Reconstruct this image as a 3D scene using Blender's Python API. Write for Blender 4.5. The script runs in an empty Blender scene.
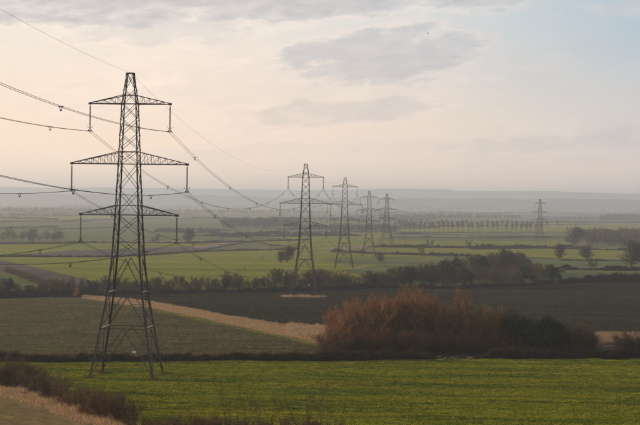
import bpy, math, random
import numpy as np
from mathutils import Matrix, Vector

SC = bpy.context.scene
COL = SC.collection
PI = math.pi
R = math.radians
random.seed(7)

# ------------------------------------------------------------------ camera
F = 1698.0                      # focal length in photo pixels (photo 640 x 425)
ZC = 46.0                       # eye height above the vale
cam_d = bpy.data.cameras.new('camera')
cam_d.sensor_width = 36.0
cam_d.lens = 36.0 * F / 640.0
cam_d.clip_start = 1.0
cam_d.clip_end = 60000.0
cam = bpy.data.objects.new('camera', cam_d)
COL.objects.link(cam)
CAM_R = (Matrix.Rotation(R(90 - 0.388), 3, 'X') @ Matrix.Rotation(R(0.75), 3, 'Z'))
cam.matrix_world = Matrix.Translation((0, 0, ZC)) @ CAM_R.to_4x4()
SC.camera = cam

# ------------------------------------------------------------------ sky and sun
SUN_EL, SUN_AZ = 9.0, -78.0     # azimuth from the view direction (+Y), negative = to the left
sun_dir = Vector((math.sin(R(SUN_AZ)) * math.cos(R(SUN_EL)),
                  math.cos(R(SUN_AZ)) * math.cos(R(SUN_EL)), math.sin(R(SUN_EL))))
world = bpy.data.worlds.new('World')
SC.world = world
world.use_nodes = True


class NT:
    """small helper for building node trees"""
    def __init__(self, tree):
        self.t = tree
        self.n = tree.nodes
        self.l = tree.links

    def node(self, kind, **kw):
        nd = self.n.new(kind)
        for k, v in kw.items():
            setattr(nd, k, v)
        return nd

    def put(self, sock, v):
        if isinstance(v, bpy.types.NodeSocket):
            self.l.new(v, sock)
        else:
            sock.default_value = v

    def math(self, op, a, b=0.0, c=None, clamp=False):
        nd = self.node('ShaderNodeMath', operation=op, use_clamp=clamp)
        self.put(nd.inputs[0], a)
        self.put(nd.inputs[1], b)
        if c is not None:
            self.put(nd.inputs[2], c)
        return nd.outputs[0]

    def vmath(self, op, a, b=(0, 0, 0)):
        nd = self.node('ShaderNodeVectorMath', operation=op)
        self.put(nd.inputs[0], a)
        self.put(nd.inputs[1], b)
        return nd.outputs[1] if op == 'DOT_PRODUCT' else nd.outputs[0]

    def mix(self, f, a, b, blend='MIX'):
        nd = self.node('ShaderNodeMix', data_type='RGBA', blend_type=blend)
        self.put(nd.inputs[0], f)
        for s, v in ((nd.inputs[6], a), (nd.inputs[7], b)):
            if isinstance(v, tuple) and len(v) == 3:
                v = (*v, 1.0)
            self.put(s, v)
        return nd.outputs[2]

    def noise(self, vec, scale, detail=4.0, rough=0.55, dim='3D'):
        nd = self.node('ShaderNodeTexNoise', noise_dimensions=dim)
        if vec is not None:
            self.l.new(vec, nd.inputs['Vector'])
        nd.inputs['Scale'].default_value = scale
        nd.inputs['Detail'].default_value = detail
        nd.inputs['Roughness'].default_value = rough
        return nd.outputs[0]

    def range(self, v, a, b, c=0.0, d=1.0, smooth=True):
        nd = self.node('ShaderNodeMapRange', interpolation_type='SMOOTHSTEP' if smooth else 'LINEAR')
        self.put(nd.inputs[0], v)
        for i, x in enumerate((a, b, c, d)):
            self.put(nd.inputs[i + 1], x)
        return nd.outputs[0]


w = NT(world.node_tree)
w.n.clear()
out = w.node('ShaderNodeOutputWorld')
bg = w.node('ShaderNodeBackground')
w.l.new(bg.outputs[0], out.inputs[0])
sky = w.node('ShaderNodeTexSky', sky_type='NISHITA')
sky.sun_disc = False
sky.sun_elevation = R(SUN_EL)
sky.sun_rotation = R(SUN_AZ)
sky.altitude = 100
sky.air_density = 1.2
sky.dust_density = 2.5
sky.ozone_density = 1.0
tc = w.node('ShaderNodeTexCoord')
dirv = tc.outputs['Generated']
sep = w.node('ShaderNodeSeparateXYZ')
w.l.new(dirv, sep.inputs[0])
el = sep.outputs[2]
az = w.math('ARCTAN2', sep.outputs[0], sep.outputs[1])
toward = w.vmath('DOT_PRODUCT', dirv, tuple(sun_dir))
clear = w.mix(1.0, sky.outputs[0], (0.10, 0.10, 0.10), 'MULTIPLY')
# thin high veil that takes the sunset colour, warm towards the sun and cool away from it
comb = w.node('ShaderNodeCombineXYZ')
w.l.new(sep.outputs[0], comb.inputs[0])
w.l.new(sep.outputs[1], comb.inputs[1])
w.l.new(w.math('MULTIPLY', el, 3.4), comb.inputs[2])
n_big = w.noise(comb.outputs[0], 5.0, 5.0, 0.5)
shear = w.node('ShaderNodeCombineXYZ')
w.l.new(az, shear.inputs[0])
w.l.new(w.math('SUBTRACT', w.math('MULTIPLY', el, 3.0), w.math('MULTIPLY', az, 0.25)), shear.inputs[1])
n_mid = w.noise(shear.outputs[0], 16.0, 9.0, 0.60)
n_fine = w.noise(shear.outputs[0], 44.0, 6.0, 0.62)
warm = w.range(w.math('ADD', toward, w.math('MULTIPLY', w.math('SUBTRACT', n_big, 0.5), 0.16)), -0.05, 0.34)
veil_hi = w.mix(warm, (0.42, 0.55, 0.665), (0.93, 0.87, 0.78))
veil_md = w.mix(warm, (0.64, 0.64, 0.66), (1.12, 0.885, 0.69))
veil_lo = w.mix(warm, (1.00, 0.79, 0.66), (1.36, 1.00, 0.75))
veil = w.mix(w.range(el, 0.045, 0.115), w.mix(w.range(el, 0.0, 0.06), veil_lo, veil_md), veil_hi)
base = w.mix(w.range(el, 0.10, 0.50, 0.90, 0.30), clear, veil)


def cloud(a, e, wa, we):
    """soft bank of cloud round one direction of the sky (degrees)"""
    x = w.math('DIVIDE', w.math('SUBTRACT', az, R(a)), R(wa))
    y = w.math('DIVIDE', w.math('SUBTRACT', w.math('SUBTRACT', el, R(e)), w.math('MULTIPLY', w.math('SUBTRACT', az, R(a)), 0.06)), R(we))
    d = w.math('ADD', w.math('MULTIPLY', x, x), w.math('MULTIPLY', y, y))
    d = w.math('ADD', d, w.math('MULTIPLY', w.math('SUBTRACT', n_mid, 0.5), 3.6))
    d = w.math('ADD', d, w.math('MULTIPLY', w.math('SUBTRACT', n_fine, 0.5), 1.6))
    return w.range(d, 0.05, 1.5, 1.0, 0.0)


def pa(px):
    return math.degrees(math.atan((px - 320) / F))


def pe(py):
    return math.degrees(math.atan((201 - py) / F))


banks = None
for (cx, cy, hw, hh, s) in ((250, -4, 460, 28, 0.85), (380, 56, 125, 32, 0.66), (350, 110, 135, 16, 0.45), (270, 84, 260, 46, 0.30), (470, 150, 260, 22, 0.25), (170, 32, 150, 17, 0.4), (300, 150, 160, 12, 0.3),
                            (250, 120, 90, 22, 0.3), (60, 12, 130, 18, 0.35), (560, 140, 130, 14, 0.4),
                            (640, 8, 60, 10, 0.4), (-250, 40, 190, 24, 0.5), (850, 60, 150, 22, 0.6),
                            (1200, 30, 260, 30, 0.6), (-700, 60, 260, 30, 0.5)):
    f = w.math('MULTIPLY', cloud(pa(cx), pe(cy), hw / F * 57.3, hh / F * 57.3), s)
    banks = f if banks is None else w.math('MAXIMUM', banks, f)
# the broken sheet higher up, out of the picture, goes on in the same way
high = w.math('MULTIPLY', w.range(n_big, 0.45, 0.65), w.range(el, 0.10, 0.22, 0.0, 0.45))
banks = w.math('MAXIMUM', banks, high)
cloudcol = w.mix(w.range(n_fine, 0.35, 0.7), w.mix(warm, (0.44, 0.465, 0.515), (0.53, 0.505, 0.525)), w.mix(warm, (0.53, 0.53, 0.565), (0.70, 0.63, 0.61)))
allsky = w.mix(banks, base, cloudcol)
# thin lit edges of the banks
rim = w.math('MULTIPLY', w.range(banks, 0.04, 0.22), w.range(banks, 0.22, 0.5, 1.0, 0.0))
allsky = w.mix(w.math('MULTIPLY', w.math('MULTIPLY', rim, warm), 0.3), allsky, (1.22, 0.98, 0.80))
# little streaks of brighter cloud edge
streak = w.math('MULTIPLY', w.range(n_mid, 0.54, 0.76), 0.45)
allsky = w.mix(streak, allsky, w.mix(warm, (0.74, 0.70, 0.69), (1.20, 0.98, 0.82)))
w.l.new(allsky, bg.inputs[0])
bg.inputs[1].default_value = 1.0

sun_l = bpy.data.lights.new('sun', 'SUN')
sun_l.energy = 5.0
sun_l.angle = R(0.6)
sun_l.color = (1.0, 0.76, 0.50)
sun = bpy.data.objects.new('sun', sun_l)
sun.rotation_euler = (-sun_dir).to_track_quat('-Z', 'Y').to_euler()
sun.location = (-200, 60, 150)
COL.objects.link(sun)

SC.view_settings.view_transform = 'Standard'
SC.view_settings.look = 'None'
SC.view_settings.exposure = 0.10
SC.view_settings.gamma = 1.0
SC.render.engine = 'CYCLES'
SC.cycles.use_denoising = True
SC.cycles.max_bounces = 6
SC.cycles.diffuse_bounces = 2
SC.cycles.volume_bounces = 1
SC.cycles.transparent_max_bounces = 8


# ------------------------------------------------------------------ scene helpers
def tag(o, label=None, cat=None, group=None, kind=None):
    if label:
        o['label'] = label
    if cat:
        o['category'] = cat
    if group:
        o['group'] = group
    if kind:
        o['kind'] = kind
    return o


def link(name, me, parent=None, loc=None, rz=0.0, scale=None):
    o = bpy.data.objects.new(name, me)
    COL.objects.link(o)
    if parent is not None:
        o.parent = parent
    if loc is not None:
        o.location = loc
    if rz:
        o.rotation_euler = (0, 0, rz)
    if scale is not None:
        o.scale = scale if isinstance(scale, tuple) else (scale,) * 3
    return o


def copy_tree(o, parent=None):
    c = o.copy()
    COL.objects.link(c)
    c.parent = parent
    for ch in o.children:
        copy_tree(ch, c)
    return c


def mesh_np(name, verts, faces, mat, smooth=False):
    """verts (n,3), faces (m,3) or (m,4) arrays"""
    verts = np.asarray(verts, dtype=np.float32)
    faces = np.asarray(faces, dtype=np.int32)
    me = bpy.data.meshes.new(name)
    k = faces.shape[1]
    me.vertices.add(len(verts))
    me.vertices.foreach_set('co', verts.ravel())
    me.loops.add(faces.size)
    me.loops.foreach_set('vertex_index', faces.ravel())
    me.polygons.add(len(faces))
    me.polygons.foreach_set('loop_start', np.arange(0, faces.size, k, dtype=np.int32))
    me.polygons.foreach_set('loop_total', np.full(len(faces), k, dtype=np.int32))
    if smooth:
        me.polygons.foreach_set('use_smooth', np.ones(len(faces), dtype=bool))
    me.update(calc_edges=True)
    for m in (mat if isinstance(mat, (list, tuple)) else [mat]):
        me.materials.append(m)
    return me


class MB:
    """collects shapes for one mesh"""
    def __init__(self):
        self.v = []
        self.f = []

    def add(self, v, f):
        b = len(self.v)
        self.v += [tuple(x) for x in v]
        self.f += [tuple(i + b for i in q) for q in f]

    def bar(self, a, b, w_, d_=None, up=None):
        """rectangular bar from a to b"""
        a, b = Vector(a), Vector(b)
        d_ = d_ or w_
        t = (b - a).normalized()
        u = Vector(up) if up is not None else (Vector((0, 0, 1)) if abs(t.z) < 0.95 else Vector((1, 0, 0)))
        s = t.cross(u).normalized() * (w_ / 2)
        n = s.cross(t).normalized() * (d_ / 2)
        v = [p + sx * s + sn * n for p in (a, b) for (sx, sn) in ((-1, -1), (1, -1), (1, 1), (-1, 1))]
        self.add(v, [(0, 1, 2, 3), (7, 6, 5, 4), (0, 4, 5, 1), (1, 5, 6, 2), (2, 6, 7, 3), (3, 7, 4, 0)])

    def tube(self, pts, r, n=5):
        pts = [Vector(p) for p in pts]
        rs = r if isinstance(r, (list, tuple)) else [r] * len(pts)
        v = []
        for i, p in enumerate(pts):
            t = (pts[min(i + 1, len(pts) - 1)] - pts[max(i - 1, 0)]).normalized()
            u = Vector((0, 0, 1)) if abs(t.z) < 0.9 else Vector((1, 0, 0))
            s = t.cross(u).normalized()
            q = s.cross(t)
            v += [p + rs[i] * (math.cos(2 * PI * k / n) * s + math.sin(2 * PI * k / n) * q) for k in range(n)]
        f = [(i * n + k, i * n + (k + 1) % n, (i + 1) * n + (k + 1) % n, (i + 1) * n + k)
             for i in range(len(pts) - 1) for k in range(n)]
        f += [tuple(range(n))[::-1], tuple(range((len(pts) - 1) * n, len(pts) * n))]
        self.add(v, f)

    def box(self, c, s):
        x, y, z = (q / 2 for q in s)
        v = [(c[0] + a * x, c[1] + b * y, c[2] + d * z) for d in (-1, 1) for (a, b) in ((-1, -1), (1, -1), (1, 1), (-1, 1))]
        self.add(v, [(3, 2, 1, 0), (4, 5, 6, 7), (0, 1, 5, 4), (1, 2, 6, 5), (2, 3, 7, 6), (3, 0, 4, 7)])

    def mesh(self, name, mat):
        me = bpy.data.meshes.new(name)
        me.from_pydata(self.v, [], self.f)
        me.materials.append(mat)
        me.update()
        return me

    def build(self, name, mat, parent=None, loc=None):
        return link(name, self.mesh(name, mat), parent, loc)


# ------------------------------------------------------------------ materials
def mat_new(name, rough=0.9, spec=0.2):
    m = bpy.data.materials.new(name)
    m.use_nodes = True
    t = NT(m.node_tree)
    p = m.node_tree.nodes['Principled BSDF']
    p.inputs['Roughness'].default_value = rough
    p.inputs['Specular IOR Level'].default_value = spec
    return m, t, p


def mat_soil(name, c1, c2, c3=None, scale=0.02, fine=0.8, bump=0.3, rows=None, stretch=1.0, streak=None, grain=0.4):
    """field surface: broad drifts, fine clods, optional drill rows (angle in degrees, spacing in m)"""
    m, t, p = mat_new(name, 1.0, 0.0)
    tcd = t.node('ShaderNodeTexCoord')
    mp = t.node('ShaderNodeMapping')
    t.l.new(tcd.outputs['Object'], mp.inputs[0])
    mp.inputs['Scale'].default_value = (1.0, stretch, 1.0)
    v = mp.outputs[0]
    n1 = t.noise(v, scale, 5.0, 0.55)
    n2 = t.noise(v, fine, 5.0, 0.7)
    col = t.mix(t.range(n1, 0.36, 0.64), c1, c2)
    if c3:
        n3 = t.noise(v, scale * 6.3, 4.0, 0.6)
        col = t.mix(t.math('MULTIPLY', t.range(n3, 0.5, 0.72), 0.75), col, c3)
    if rows:
        ang, sp, amt = rows
        mr = t.node('ShaderNodeMapping')
        t.l.new(tcd.outputs['Object'], mr.inputs[0])
        mr.inputs['Rotation'].default_value = (0, 0, R(ang))
        wv = t.node('ShaderNodeTexWave', wave_type='BANDS', bands_direction='X')
        t.l.new(mr.outputs[0], wv.inputs[0])
        wv.inputs['Scale'].default_value = 0.314 / sp
        wv.inputs['Distortion'].default_value = 2.2
        wv.inputs['Detail'].default_value = 3.0
        wv.inputs['Detail Scale'].default_value = 0.15
        col = t.mix(t.math('MULTIPLY', wv.outputs[1], amt), col, tuple(x * 0.55 for x in c1))
    if streak:
        ms = t.node('ShaderNodeMapping')
        t.l.new(tcd.outputs['Object'], ms.inputs[0])
        ms.inputs['Rotation'].default_value = (0, 0, R(streak[2]))
        ms.inputs['Scale'].default_value = (streak[0], streak[1], 1.0)
        ns = t.noise(ms.outputs[0], 1.0, 5.0, 0.65)
        sv = t.range(ns, 0.28, 0.72, 1 - streak[3], 1 + streak[3], False)
        mul0 = t.node('ShaderNodeVectorMath', operation='SCALE')
        t.l.new(col, mul0.inputs[0])
        t.l.new(sv, mul0.inputs['Scale'])
        col = mul0.outputs[0]
    vary = t.range(n2, 0.25, 0.75, 1 - grain, 1 + grain, False)
    mul = t.node('ShaderNodeVectorMath', operation='SCALE')
    t.l.new(col, mul.inputs[0])
    t.l.new(vary, mul.inputs['Scale'])
    t.l.new(mul.outputs[0], p.inputs['Base Color'])
    if bump:
        b = t.node('ShaderNodeBump')
        b.inputs['Strength'].default_value = bump
        b.inputs['Distance'].default_value = 0.12
        t.l.new(n2, b.inputs['Height'])
        t.l.new(b.outputs[0], p.inputs['Normal'])
    return m


def mat_leafy(name, cols, rough=0.9, transl=0.0, drift=None):
    """foliage, twigs or blades: colour differs from piece to piece"""
    m, t, p = mat_new(name, rough, 0.02)
    g = t.node('ShaderNodeNewGeometry')
    oi = t.node('ShaderNodeObjectInfo')
    r = t.node('ShaderNodeValToRGB')
    els = r.color_ramp.elements
    els[0].color = (*cols[0], 1)
    els[1].color = (*cols[-1], 1)
    for i, c in enumerate(cols[1:-1]):
        e = els.new((i + 1) / (len(cols) - 1))
        e.color = (*c, 1)
    t.l.new(g.outputs['Random Per Island'], r.inputs[0])
    vary = t.range(oi.outputs['Random'], 0.0, 1.0, 0.78, 1.22, False)
    mul = t.node('ShaderNodeVectorMath', operation='SCALE')
    hue = r.outputs[0]
    if drift:
        # darker bands tinted into the colour; on grass they stand for shadow bands
        tcd = t.node('ShaderNodeTexCoord')
        ms = t.node('ShaderNodeMapping')
        t.l.new(tcd.outputs['Object'], ms.inputs[0])
        ms.inputs['Rotation'].default_value = (0, 0, R(8))
        ms.inputs['Scale'].default_value = (drift[0], drift[1], 0.0)
        n1 = t.noise(ms.outputs[0], 1.0, 5.0, 0.62)
        hue = t.mix(t.range(n1, 0.40, 0.58), t.mix(1.0, hue, drift[2], 'MULTIPLY'), hue)
        n2 = t.noise(tcd.outputs['Object'], 0.9, 3.0, 0.65)
        vary = t.range(n2, 0.3, 0.66, 0.28, 1.65, False)
    t.l.new(hue, mul.inputs[0])
    t.l.new(vary, mul.inputs['Scale'])
    t.l.new(mul.outputs[0], p.inputs['Base Color'])
    if transl:
        tb = t.node('ShaderNodeBsdfTranslucent')
        t.l.new(mul.outputs[0], tb.inputs[0])
        mx = t.node('ShaderNodeMixShader')
        mx.inputs[0].default_value = transl
        t.l.new(p.outputs[0], mx.inputs[1])
        t.l.new(tb.outputs[0], mx.inputs[2])
        t.l.new(mx.outputs[0], t.n['Material Output'].inputs[0])
    return m


def mat_plain(name, c, rough=0.6, metal=0.0, var=0.25, scale=1.5):
    m, t, p = mat_new(name, rough, 0.4 if rough < 0.9 else 0.03)
    tcd = t.node('ShaderNodeTexCoord')
    n = t.noise(tcd.outputs['Object'], scale, 5.0, 0.65)
    v = t.range(n, 0.3, 0.7, 1 - var, 1 + var, False)
    mul = t.node('ShaderNodeVectorMath', operation='SCALE')
    mul.inputs[0].default_value = c
    t.l.new(v, mul.inputs['Scale'])
    t.l.new(mul.outputs[0], p.inputs['Base Color'])
    p.inputs['Metallic'].default_value = metal
    return m


M = {}
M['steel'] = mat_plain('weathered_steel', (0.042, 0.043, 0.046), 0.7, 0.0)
M['steel_sunlit'] = mat_plain('sunlit_steel', (0.30, 0.27, 0.22), 0.55, 0.2)  # pale warm version of the steel, with the sunlight painted in
M['glass'] = mat_plain('insulator_porcelain', (0.075, 0.072, 0.075), 0.3)
M['cable'] = mat_plain('aluminium_cable', (0.085, 0.085, 0.09), 0.6, 0.2)
M['concrete'] = mat_plain('concrete', (0.12, 0.09, 0.06), 0.9)
M['plate'] = mat_plain('enamel_plate', (0.75, 0.77, 0.80), 0.4, 0, 0.05)
M['stone'] = mat_plain('pale_stone', (0.10, 0.08, 0.058), 0.9, 0, 0.3, 3.0)
M['wood'] = mat_plain('weathered_wood', (0.36, 0.29, 0.20), 0.85)
M['bird'] = mat_plain('bird_feather', (0.05, 0.05, 0.055), 0.8)
M['barn_wall'] = mat_plain('barn_wall', (0.20, 0.15, 0.12), 0.9)
M['barn_roof'] = mat_plain('barn_roof', (0.17, 0.17, 0.18), 0.7)

M['vale'] = mat_soil('vale_farmland', (0.12, 0.135, 0.065), (0.17, 0.16, 0.085), (0.09, 0.09, 0.06), 0.0022, 0.03, 0.0, stretch=3.0)
M['pasture'] = mat_soil('pasture', (0.150, 0.172, 0.008), (0.205, 0.182, 0.011), (0.078, 0.096, 0.010), 0.03, 0.75, 1.0, streak=(0.05, 0.35, 6, 0.45), grain=0.6)
M['verge'] = mat_soil('verge', (0.14, 0.14, 0.025), (0.17, 0.145, 0.035), None, 0.05, 1.0, 0.5)
M['stubble'] = mat_soil('stubble', (0.118, 0.098, 0.050), (0.096, 0.096, 0.043), (0.15, 0.100, 0.057), 0.02, 0.35, 1.0, rows=(86, 5.2, 0.42), stretch=1.4, streak=(0.09, 0.25, -3, 0.22), grain=0.75)
M['plough'] = mat_soil('ploughed_soil', (0.038, 0.033, 0.023), (0.044, 0.045, 0.024), (0.027, 0.022, 0.018), 0.012, 0.22, 1.0, rows=(88, 9.0, 0.6), stretch=3.5, streak=(0.006, 0.12, 2, 0.6), grain=0.5)
M['plough_warm'] = mat_soil('ploughed_clay', (0.13, 0.105, 0.09), (0.11, 0.09, 0.075), None, 0.012, 0.3, 0.5, rows=(70, 8, 0.2), streak=(0.01, 0.08, 20, 0.3))
M['tan'] = mat_soil('tan_stubble', (0.24, 0.155, 0.08), (0.18, 0.13, 0.065), (0.15, 0.125, 0.045), 0.05, 0.8, 1.0, grain=0.6)
M['dry'] = mat_soil('dry_grass_bed', (0.28, 0.18, 0.10), (0.22, 0.14, 0.075), (0.14, 0.11, 0.04), 0.08, 1.2, 0.6)
M['wheat'] = mat_soil('young_wheat', (0.18, 0.200, 0.028), (0.22, 0.210, 0.034), (0.14, 0.148, 0.036), 0.008, 0.12, 0.2, stretch=2.5, streak=(0.003, 0.03, 3, 0.28))
M['wheat_dull'] = mat_soil('dull_grass', (0.115, 0.145, 0.055), (0.145, 0.15, 0.06), (0.095, 0.10, 0.055), 0.006, 0.08, 0.0, stretch=2.5, streak=(0.003, 0.03, 3, 0.28))
M['straw'] = mat_soil('straw_strip', (0.30, 0.22, 0.15), (0.25, 0.19, 0.13), None, 0.02, 0.3, 0.0)
M['mauve'] = mat_soil('bare_soil', (0.13, 0.105, 0.10), (0.11, 0.095, 0.085), None, 0.01, 0.2, 0.0)
M['hill'] = mat_soil('hill_woods', (0.045, 0.055, 0.045), (0.07, 0.075, 0.05), None, 0.001, 0.01, 0.0)

M['bark'] = mat_plain('bark', (0.07, 0.055, 0.042), 0.95, 0, 0.3)
M['twig_red'] = mat_leafy('red_twigs', [(0.09, 0.048, 0.026), (0.23, 0.118, 0.058), (0.40, 0.21, 0.105)])
M['twig_brown'] = mat_leafy('brown_twigs', [(0.050, 0.031, 0.021), (0.125, 0.074, 0.045), (0.21, 0.125, 0.074)])
M['twig_belt'] = mat_leafy('belt_twigs', [(0.045, 0.036, 0.025), (0.095, 0.073, 0.047), (0.14, 0.100, 0.060)])
M['under'] = mat_leafy('undergrowth_twigs', [(0.06, 0.032, 0.017), (0.14, 0.070, 0.034), (0.23, 0.115, 0.055)])
M['twig_belt_olive'] = mat_leafy('belt_olive_twigs', [(0.045, 0.044, 0.022), (0.095, 0.085, 0.038), (0.14, 0.112, 0.052)])
M['twig_grey'] = mat_leafy('grey_twigs', [(0.050, 0.044, 0.036), (0.085, 0.072, 0.055), (0.10, 0.078, 0.055)])
M['twig_olive'] = mat_leafy('olive_twigs', [(0.075, 0.052, 0.026), (0.19, 0.118, 0.055), (0.31, 0.185, 0.085)])
M['evergreen'] = mat_leafy('evergreen_leaf', [(0.009, 0.014, 0.008), (0.020, 0.029, 0.015), (0.034, 0.046, 0.024)], 0.6)
M['orange'] = mat_leafy('sunlit_russet_leaf', [(0.22, 0.08, 0.02), (0.36, 0.14, 0.03), (0.42, 0.2, 0.05)])  # orange leaf colour also carries the sunlight on the shrub
M['hedge'] = mat_leafy('hedge_twigs', [(0.034, 0.022, 0.015), (0.070, 0.043, 0.027), (0.125, 0.074, 0.045)])
M['hedge_dark'] = mat_leafy('dark_hedge_twigs', [(0.022, 0.021, 0.016), (0.040, 0.037, 0.026), (0.055, 0.046, 0.030)])
M['blade'] = mat_leafy('grass_blades', [(0.040, 0.060, 0.008), (0.145, 0.175, 0.014), (0.24, 0.222, 0.018), (0.33, 0.235, 0.034)], 0.9, 0.35, (0.022, 0.11, (0.36, 0.54, 0.75)))  # last tint paints soft shadow bands of the pasture into the blades
M['dryblade'] = mat_leafy('dry_blades', [(0.19, 0.115, 0.06), (0.43, 0.29, 0.165), (0.62, 0.45, 0.28)], 0.9, 0.4)
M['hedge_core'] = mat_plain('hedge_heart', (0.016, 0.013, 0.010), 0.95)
M['reed'] = mat_leafy('pale_reed', [(0.26, 0.17, 0.10), (0.36, 0.25, 0.16), (0.46, 0.34, 0.23)], 0.9, 0.4)

# ------------------------------------------------------------------ terrain
_Y = np.array([-3000, -400, -82, 0, 10, 30, 60, 100, 140, 170, 200, 240, 279.7, 330, 360, 420, 500,
               640.8, 760, 933, 1100, 1286, 1600, 1908, 2500, 4000, 40000], float)
_Z = np.array([8, 6, 0.3, -1.7, -3.4, -7.2, -12.4, -17.6, -21.4, -23.7, -25.6, -27.7, -29.3, -30.7, -31.4, -32.6, -34.0,
               -36.1, -36.5, -37.0, -39.4, -42, -42.4, -44.5, -46, -46, -46], float)
_gy = np.arange(-600, 4200, 1.0)
_gz = np.interp(_gy, _Y, _Z)
_k = np.hanning(27)
_k /= _k.sum()
_gz = np.convolve(np.pad(_gz, 13, mode='edge'), _k, mode='valid')
_ry = np.concatenate([np.arange(20, 4200, 1.0), np.geomspace(4200, 200000, 2000)])
_rs = np.interp(_ry, _gy, _gz) / _ry


def prof(y):
    return np.interp(y, _gy, _gz) + ZC


def micro(x, y):
    x = np.asarray(x, float)
    y = np.asarray(y, float)
    fade = np.clip((700 - y) / 250, 0, 1) * np.clip((y - 60) / 60, 0, 1)
    n = (0.15 * np.sin(x * 0.061 + 1.2 * np.sin(y * 0.045)) * np.sin(y * 0.17 + 1.5 * np.sin(x * 0.033))
         + 0.11 * np.sin(x * 0.37 + 1.9 * np.sin(y * 0.13) + 0.8 * np.sin(x * 0.11)) * np.sin(y * 0.43 + 1.6 * np.sin(x * 0.09))
         + 0.055 * np.sin(x * 0.83 + 1.6 * np.sin(y * 0.33)) * np.sin(y * 0.91 + 1.7 * np.sin(x * 0.21))
         + 0.030 * np.sin(x * 1.55 + 2.0 * np.sin(y * 0.51)) * np.sin(y * 1.31 + 1.9 * np.sin(x * 0.37)))
    return n * fade


def terr(x, y):
    return prof(y) + micro(x, y)


_CR = np.array(CAM_R)


def rays(px, py):
    px = np.asarray(px, float)
    py = np.asarray(py, float)
    d = np.stack([(px - 320) / F, -(py - 212.5) / F, -np.ones_like(px)], -1)
    return d @ _CR.T


def ground_at(px, py):
    """where the line of sight through a photo pixel meets the ground"""
    d = rays(px, py)
    s = d[..., 2] / d[..., 1]
    s = np.minimum(s, -0.0023)
    y = np.interp(s, _rs, _ry)
    return d[..., 0] / d[..., 1] * y, y


def G(px, py):
    x, y = ground_at(np.array([px]), np.array([py]))
    return Vector((float(x[0]), float(y[0]), float(terr(x, y)[0])))


def at_depth(px, py, Y):
    d = rays(np.array([px]), np.array([py]))[0]
    x = d[0] / d[1] * Y
    return Vector((float(x), float(Y), float(terr(x, Y))))


def sheet(name, xs, ys, zfun, mat, kind='structure'):
    """grid of ground: xs, ys (rows, cols)"""
    r, c = xs.shape
    v = np.stack([xs, ys, zfun(xs, ys)], -1).reshape(-1, 3)
    i = np.arange(r * c).reshape(r, c)
    f = np.stack([i[:-1, :-1], i[:-1, 1:], i[1:, 1:], i[1:, :-1]], -1).reshape(-1, 4)
    o = link(name, mesh_np(name, v, f, mat, True))
    tag(o, kind=kind)
    return o


ys = np.concatenate([np.arange(-560, 0, 20.0), np.arange(0, 420, 4.0), np.arange(420, 1000, 10.0),
                     np.arange(1000, 4000, 40.0), np.geomspace(4000, 18800, 50)])
us = np.linspace(-1, 1, 61)
gx = us[None, :] * (420 + 0.66 * np.maximum(ys, 0)[:, None])
gy = np.repeat(ys[:, None], 61, 1)
sheet('ground', gx, gy, lambda x, y: prof(y) - 0.5 - 0.00008 * np.maximum(y, 0), M['vale'])


def field(name, top, bottom, mat, off=0.0, nx=70, ny=14, xr=None):
    """patch of ground between two lines traced on the photograph and laid on the terrain"""
    tx, ty = zip(*top)
    bx, by = zip(*bottom)
    x0, x1 = xr or (max(tx[0], bx[0]), min(tx[-1], bx[-1]))
    xx = np.linspace(x0, x1, nx)
    a = np.interp(xx, tx, ty)
    b = np.interp(xx, bx, by)
    v = np.linspace(0, 1, ny)[:, None]
    PX = np.repeat(xx[None, :], ny, 0)
    PY = a[None, :] * (1 - v) + b[None, :] * v
    X, Y = ground_at(PX, PY)
    rg = np.random.default_rng(int(abs(x0 * 3 + a[0] * 7)) + nx)
    amp = 0.7 if Y.mean() < 700 else 0.0035 * Y.mean()
    if ny > 6:
        for rI in (0, -1):
            jj = np.convolve(rg.normal(0, 1, nx + 2), np.array([0.25, 0.5, 0.25]), 'valid')
            Y[rI] += amp * jj
    return sheet(name, X[::-1], Y[::-1], lambda x, y: terr(x, y) + off + 0.00002 * np.maximum(y, 0), mat)


# foreground pasture, in metres: from the scarp foot to the hedge
_hx, _hy = ground_at(np.linspace(-300, 940, 80), np.interp(np.linspace(-300, 940, 80), [-300, 0, 100, 200, 330, 436, 474, 560, 640, 940],
                                                            [360.5, 361, 361, 360.5, 360, 359.5, 359, 358, 358, 358.5]))


def hedge_y(x):
    return np.interp(x, _hx, _hy)


yy = np.linspace(0, 1, 275)
uu = np.linspace(-1, 1, 270)
PX = uu[None, :] * np.full((len(yy), 1), 135.0)
PY = 60 + yy[:, None] * (hedge_y(PX) + 0.4 - 60)
sheet('pasture', PX, PY, terr, M['pasture'])
L, Rr = -170, 820
HEDGE_A = [(L, 361), (0, 361.5), (100, 361.5), (200, 361), (330, 360.5), (450, 360), (640, 359.5), (Rr, 360)]
TREE_D = [(L, 297), (0, 296.5), (100, 294), (200, 292.5), (320, 290), (380, 287.5), (450, 288), (560, 283.5), (640, 282), (Rr, 281)]
field('stubble_field', [(L, 302), (0, 300), (60, 297.5), (95, 298), (155, 309), (220, 323), (290, 338), (345, 349), (350, 350)],
      [(L, 361), (350, 360)], M['stubble'], 0.008, 240, 44)
field('ploughed_field', [(60, 295), (100, 294), (200, 292.5), (320, 290), (380, 287.5), (450, 288), (560, 283.5), (640, 282), (Rr, 281)],
      [(60, 296), (95, 297.4), (155, 305), (220, 318), (290, 334), (345, 349), (352, 359), (Rr, 359)], M['plough'], 0.012, 260, 50)
field('field_margin', [(86, 298), (155, 308), (220, 321.5), (290, 336.5), (345, 348.5), (372, 353)],
      [(86, 299.8), (155, 311.4), (220, 325.5), (290, 340.5), (345, 351.8), (372, 355)], M['verge'], 0.02, 60, 6)
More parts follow.
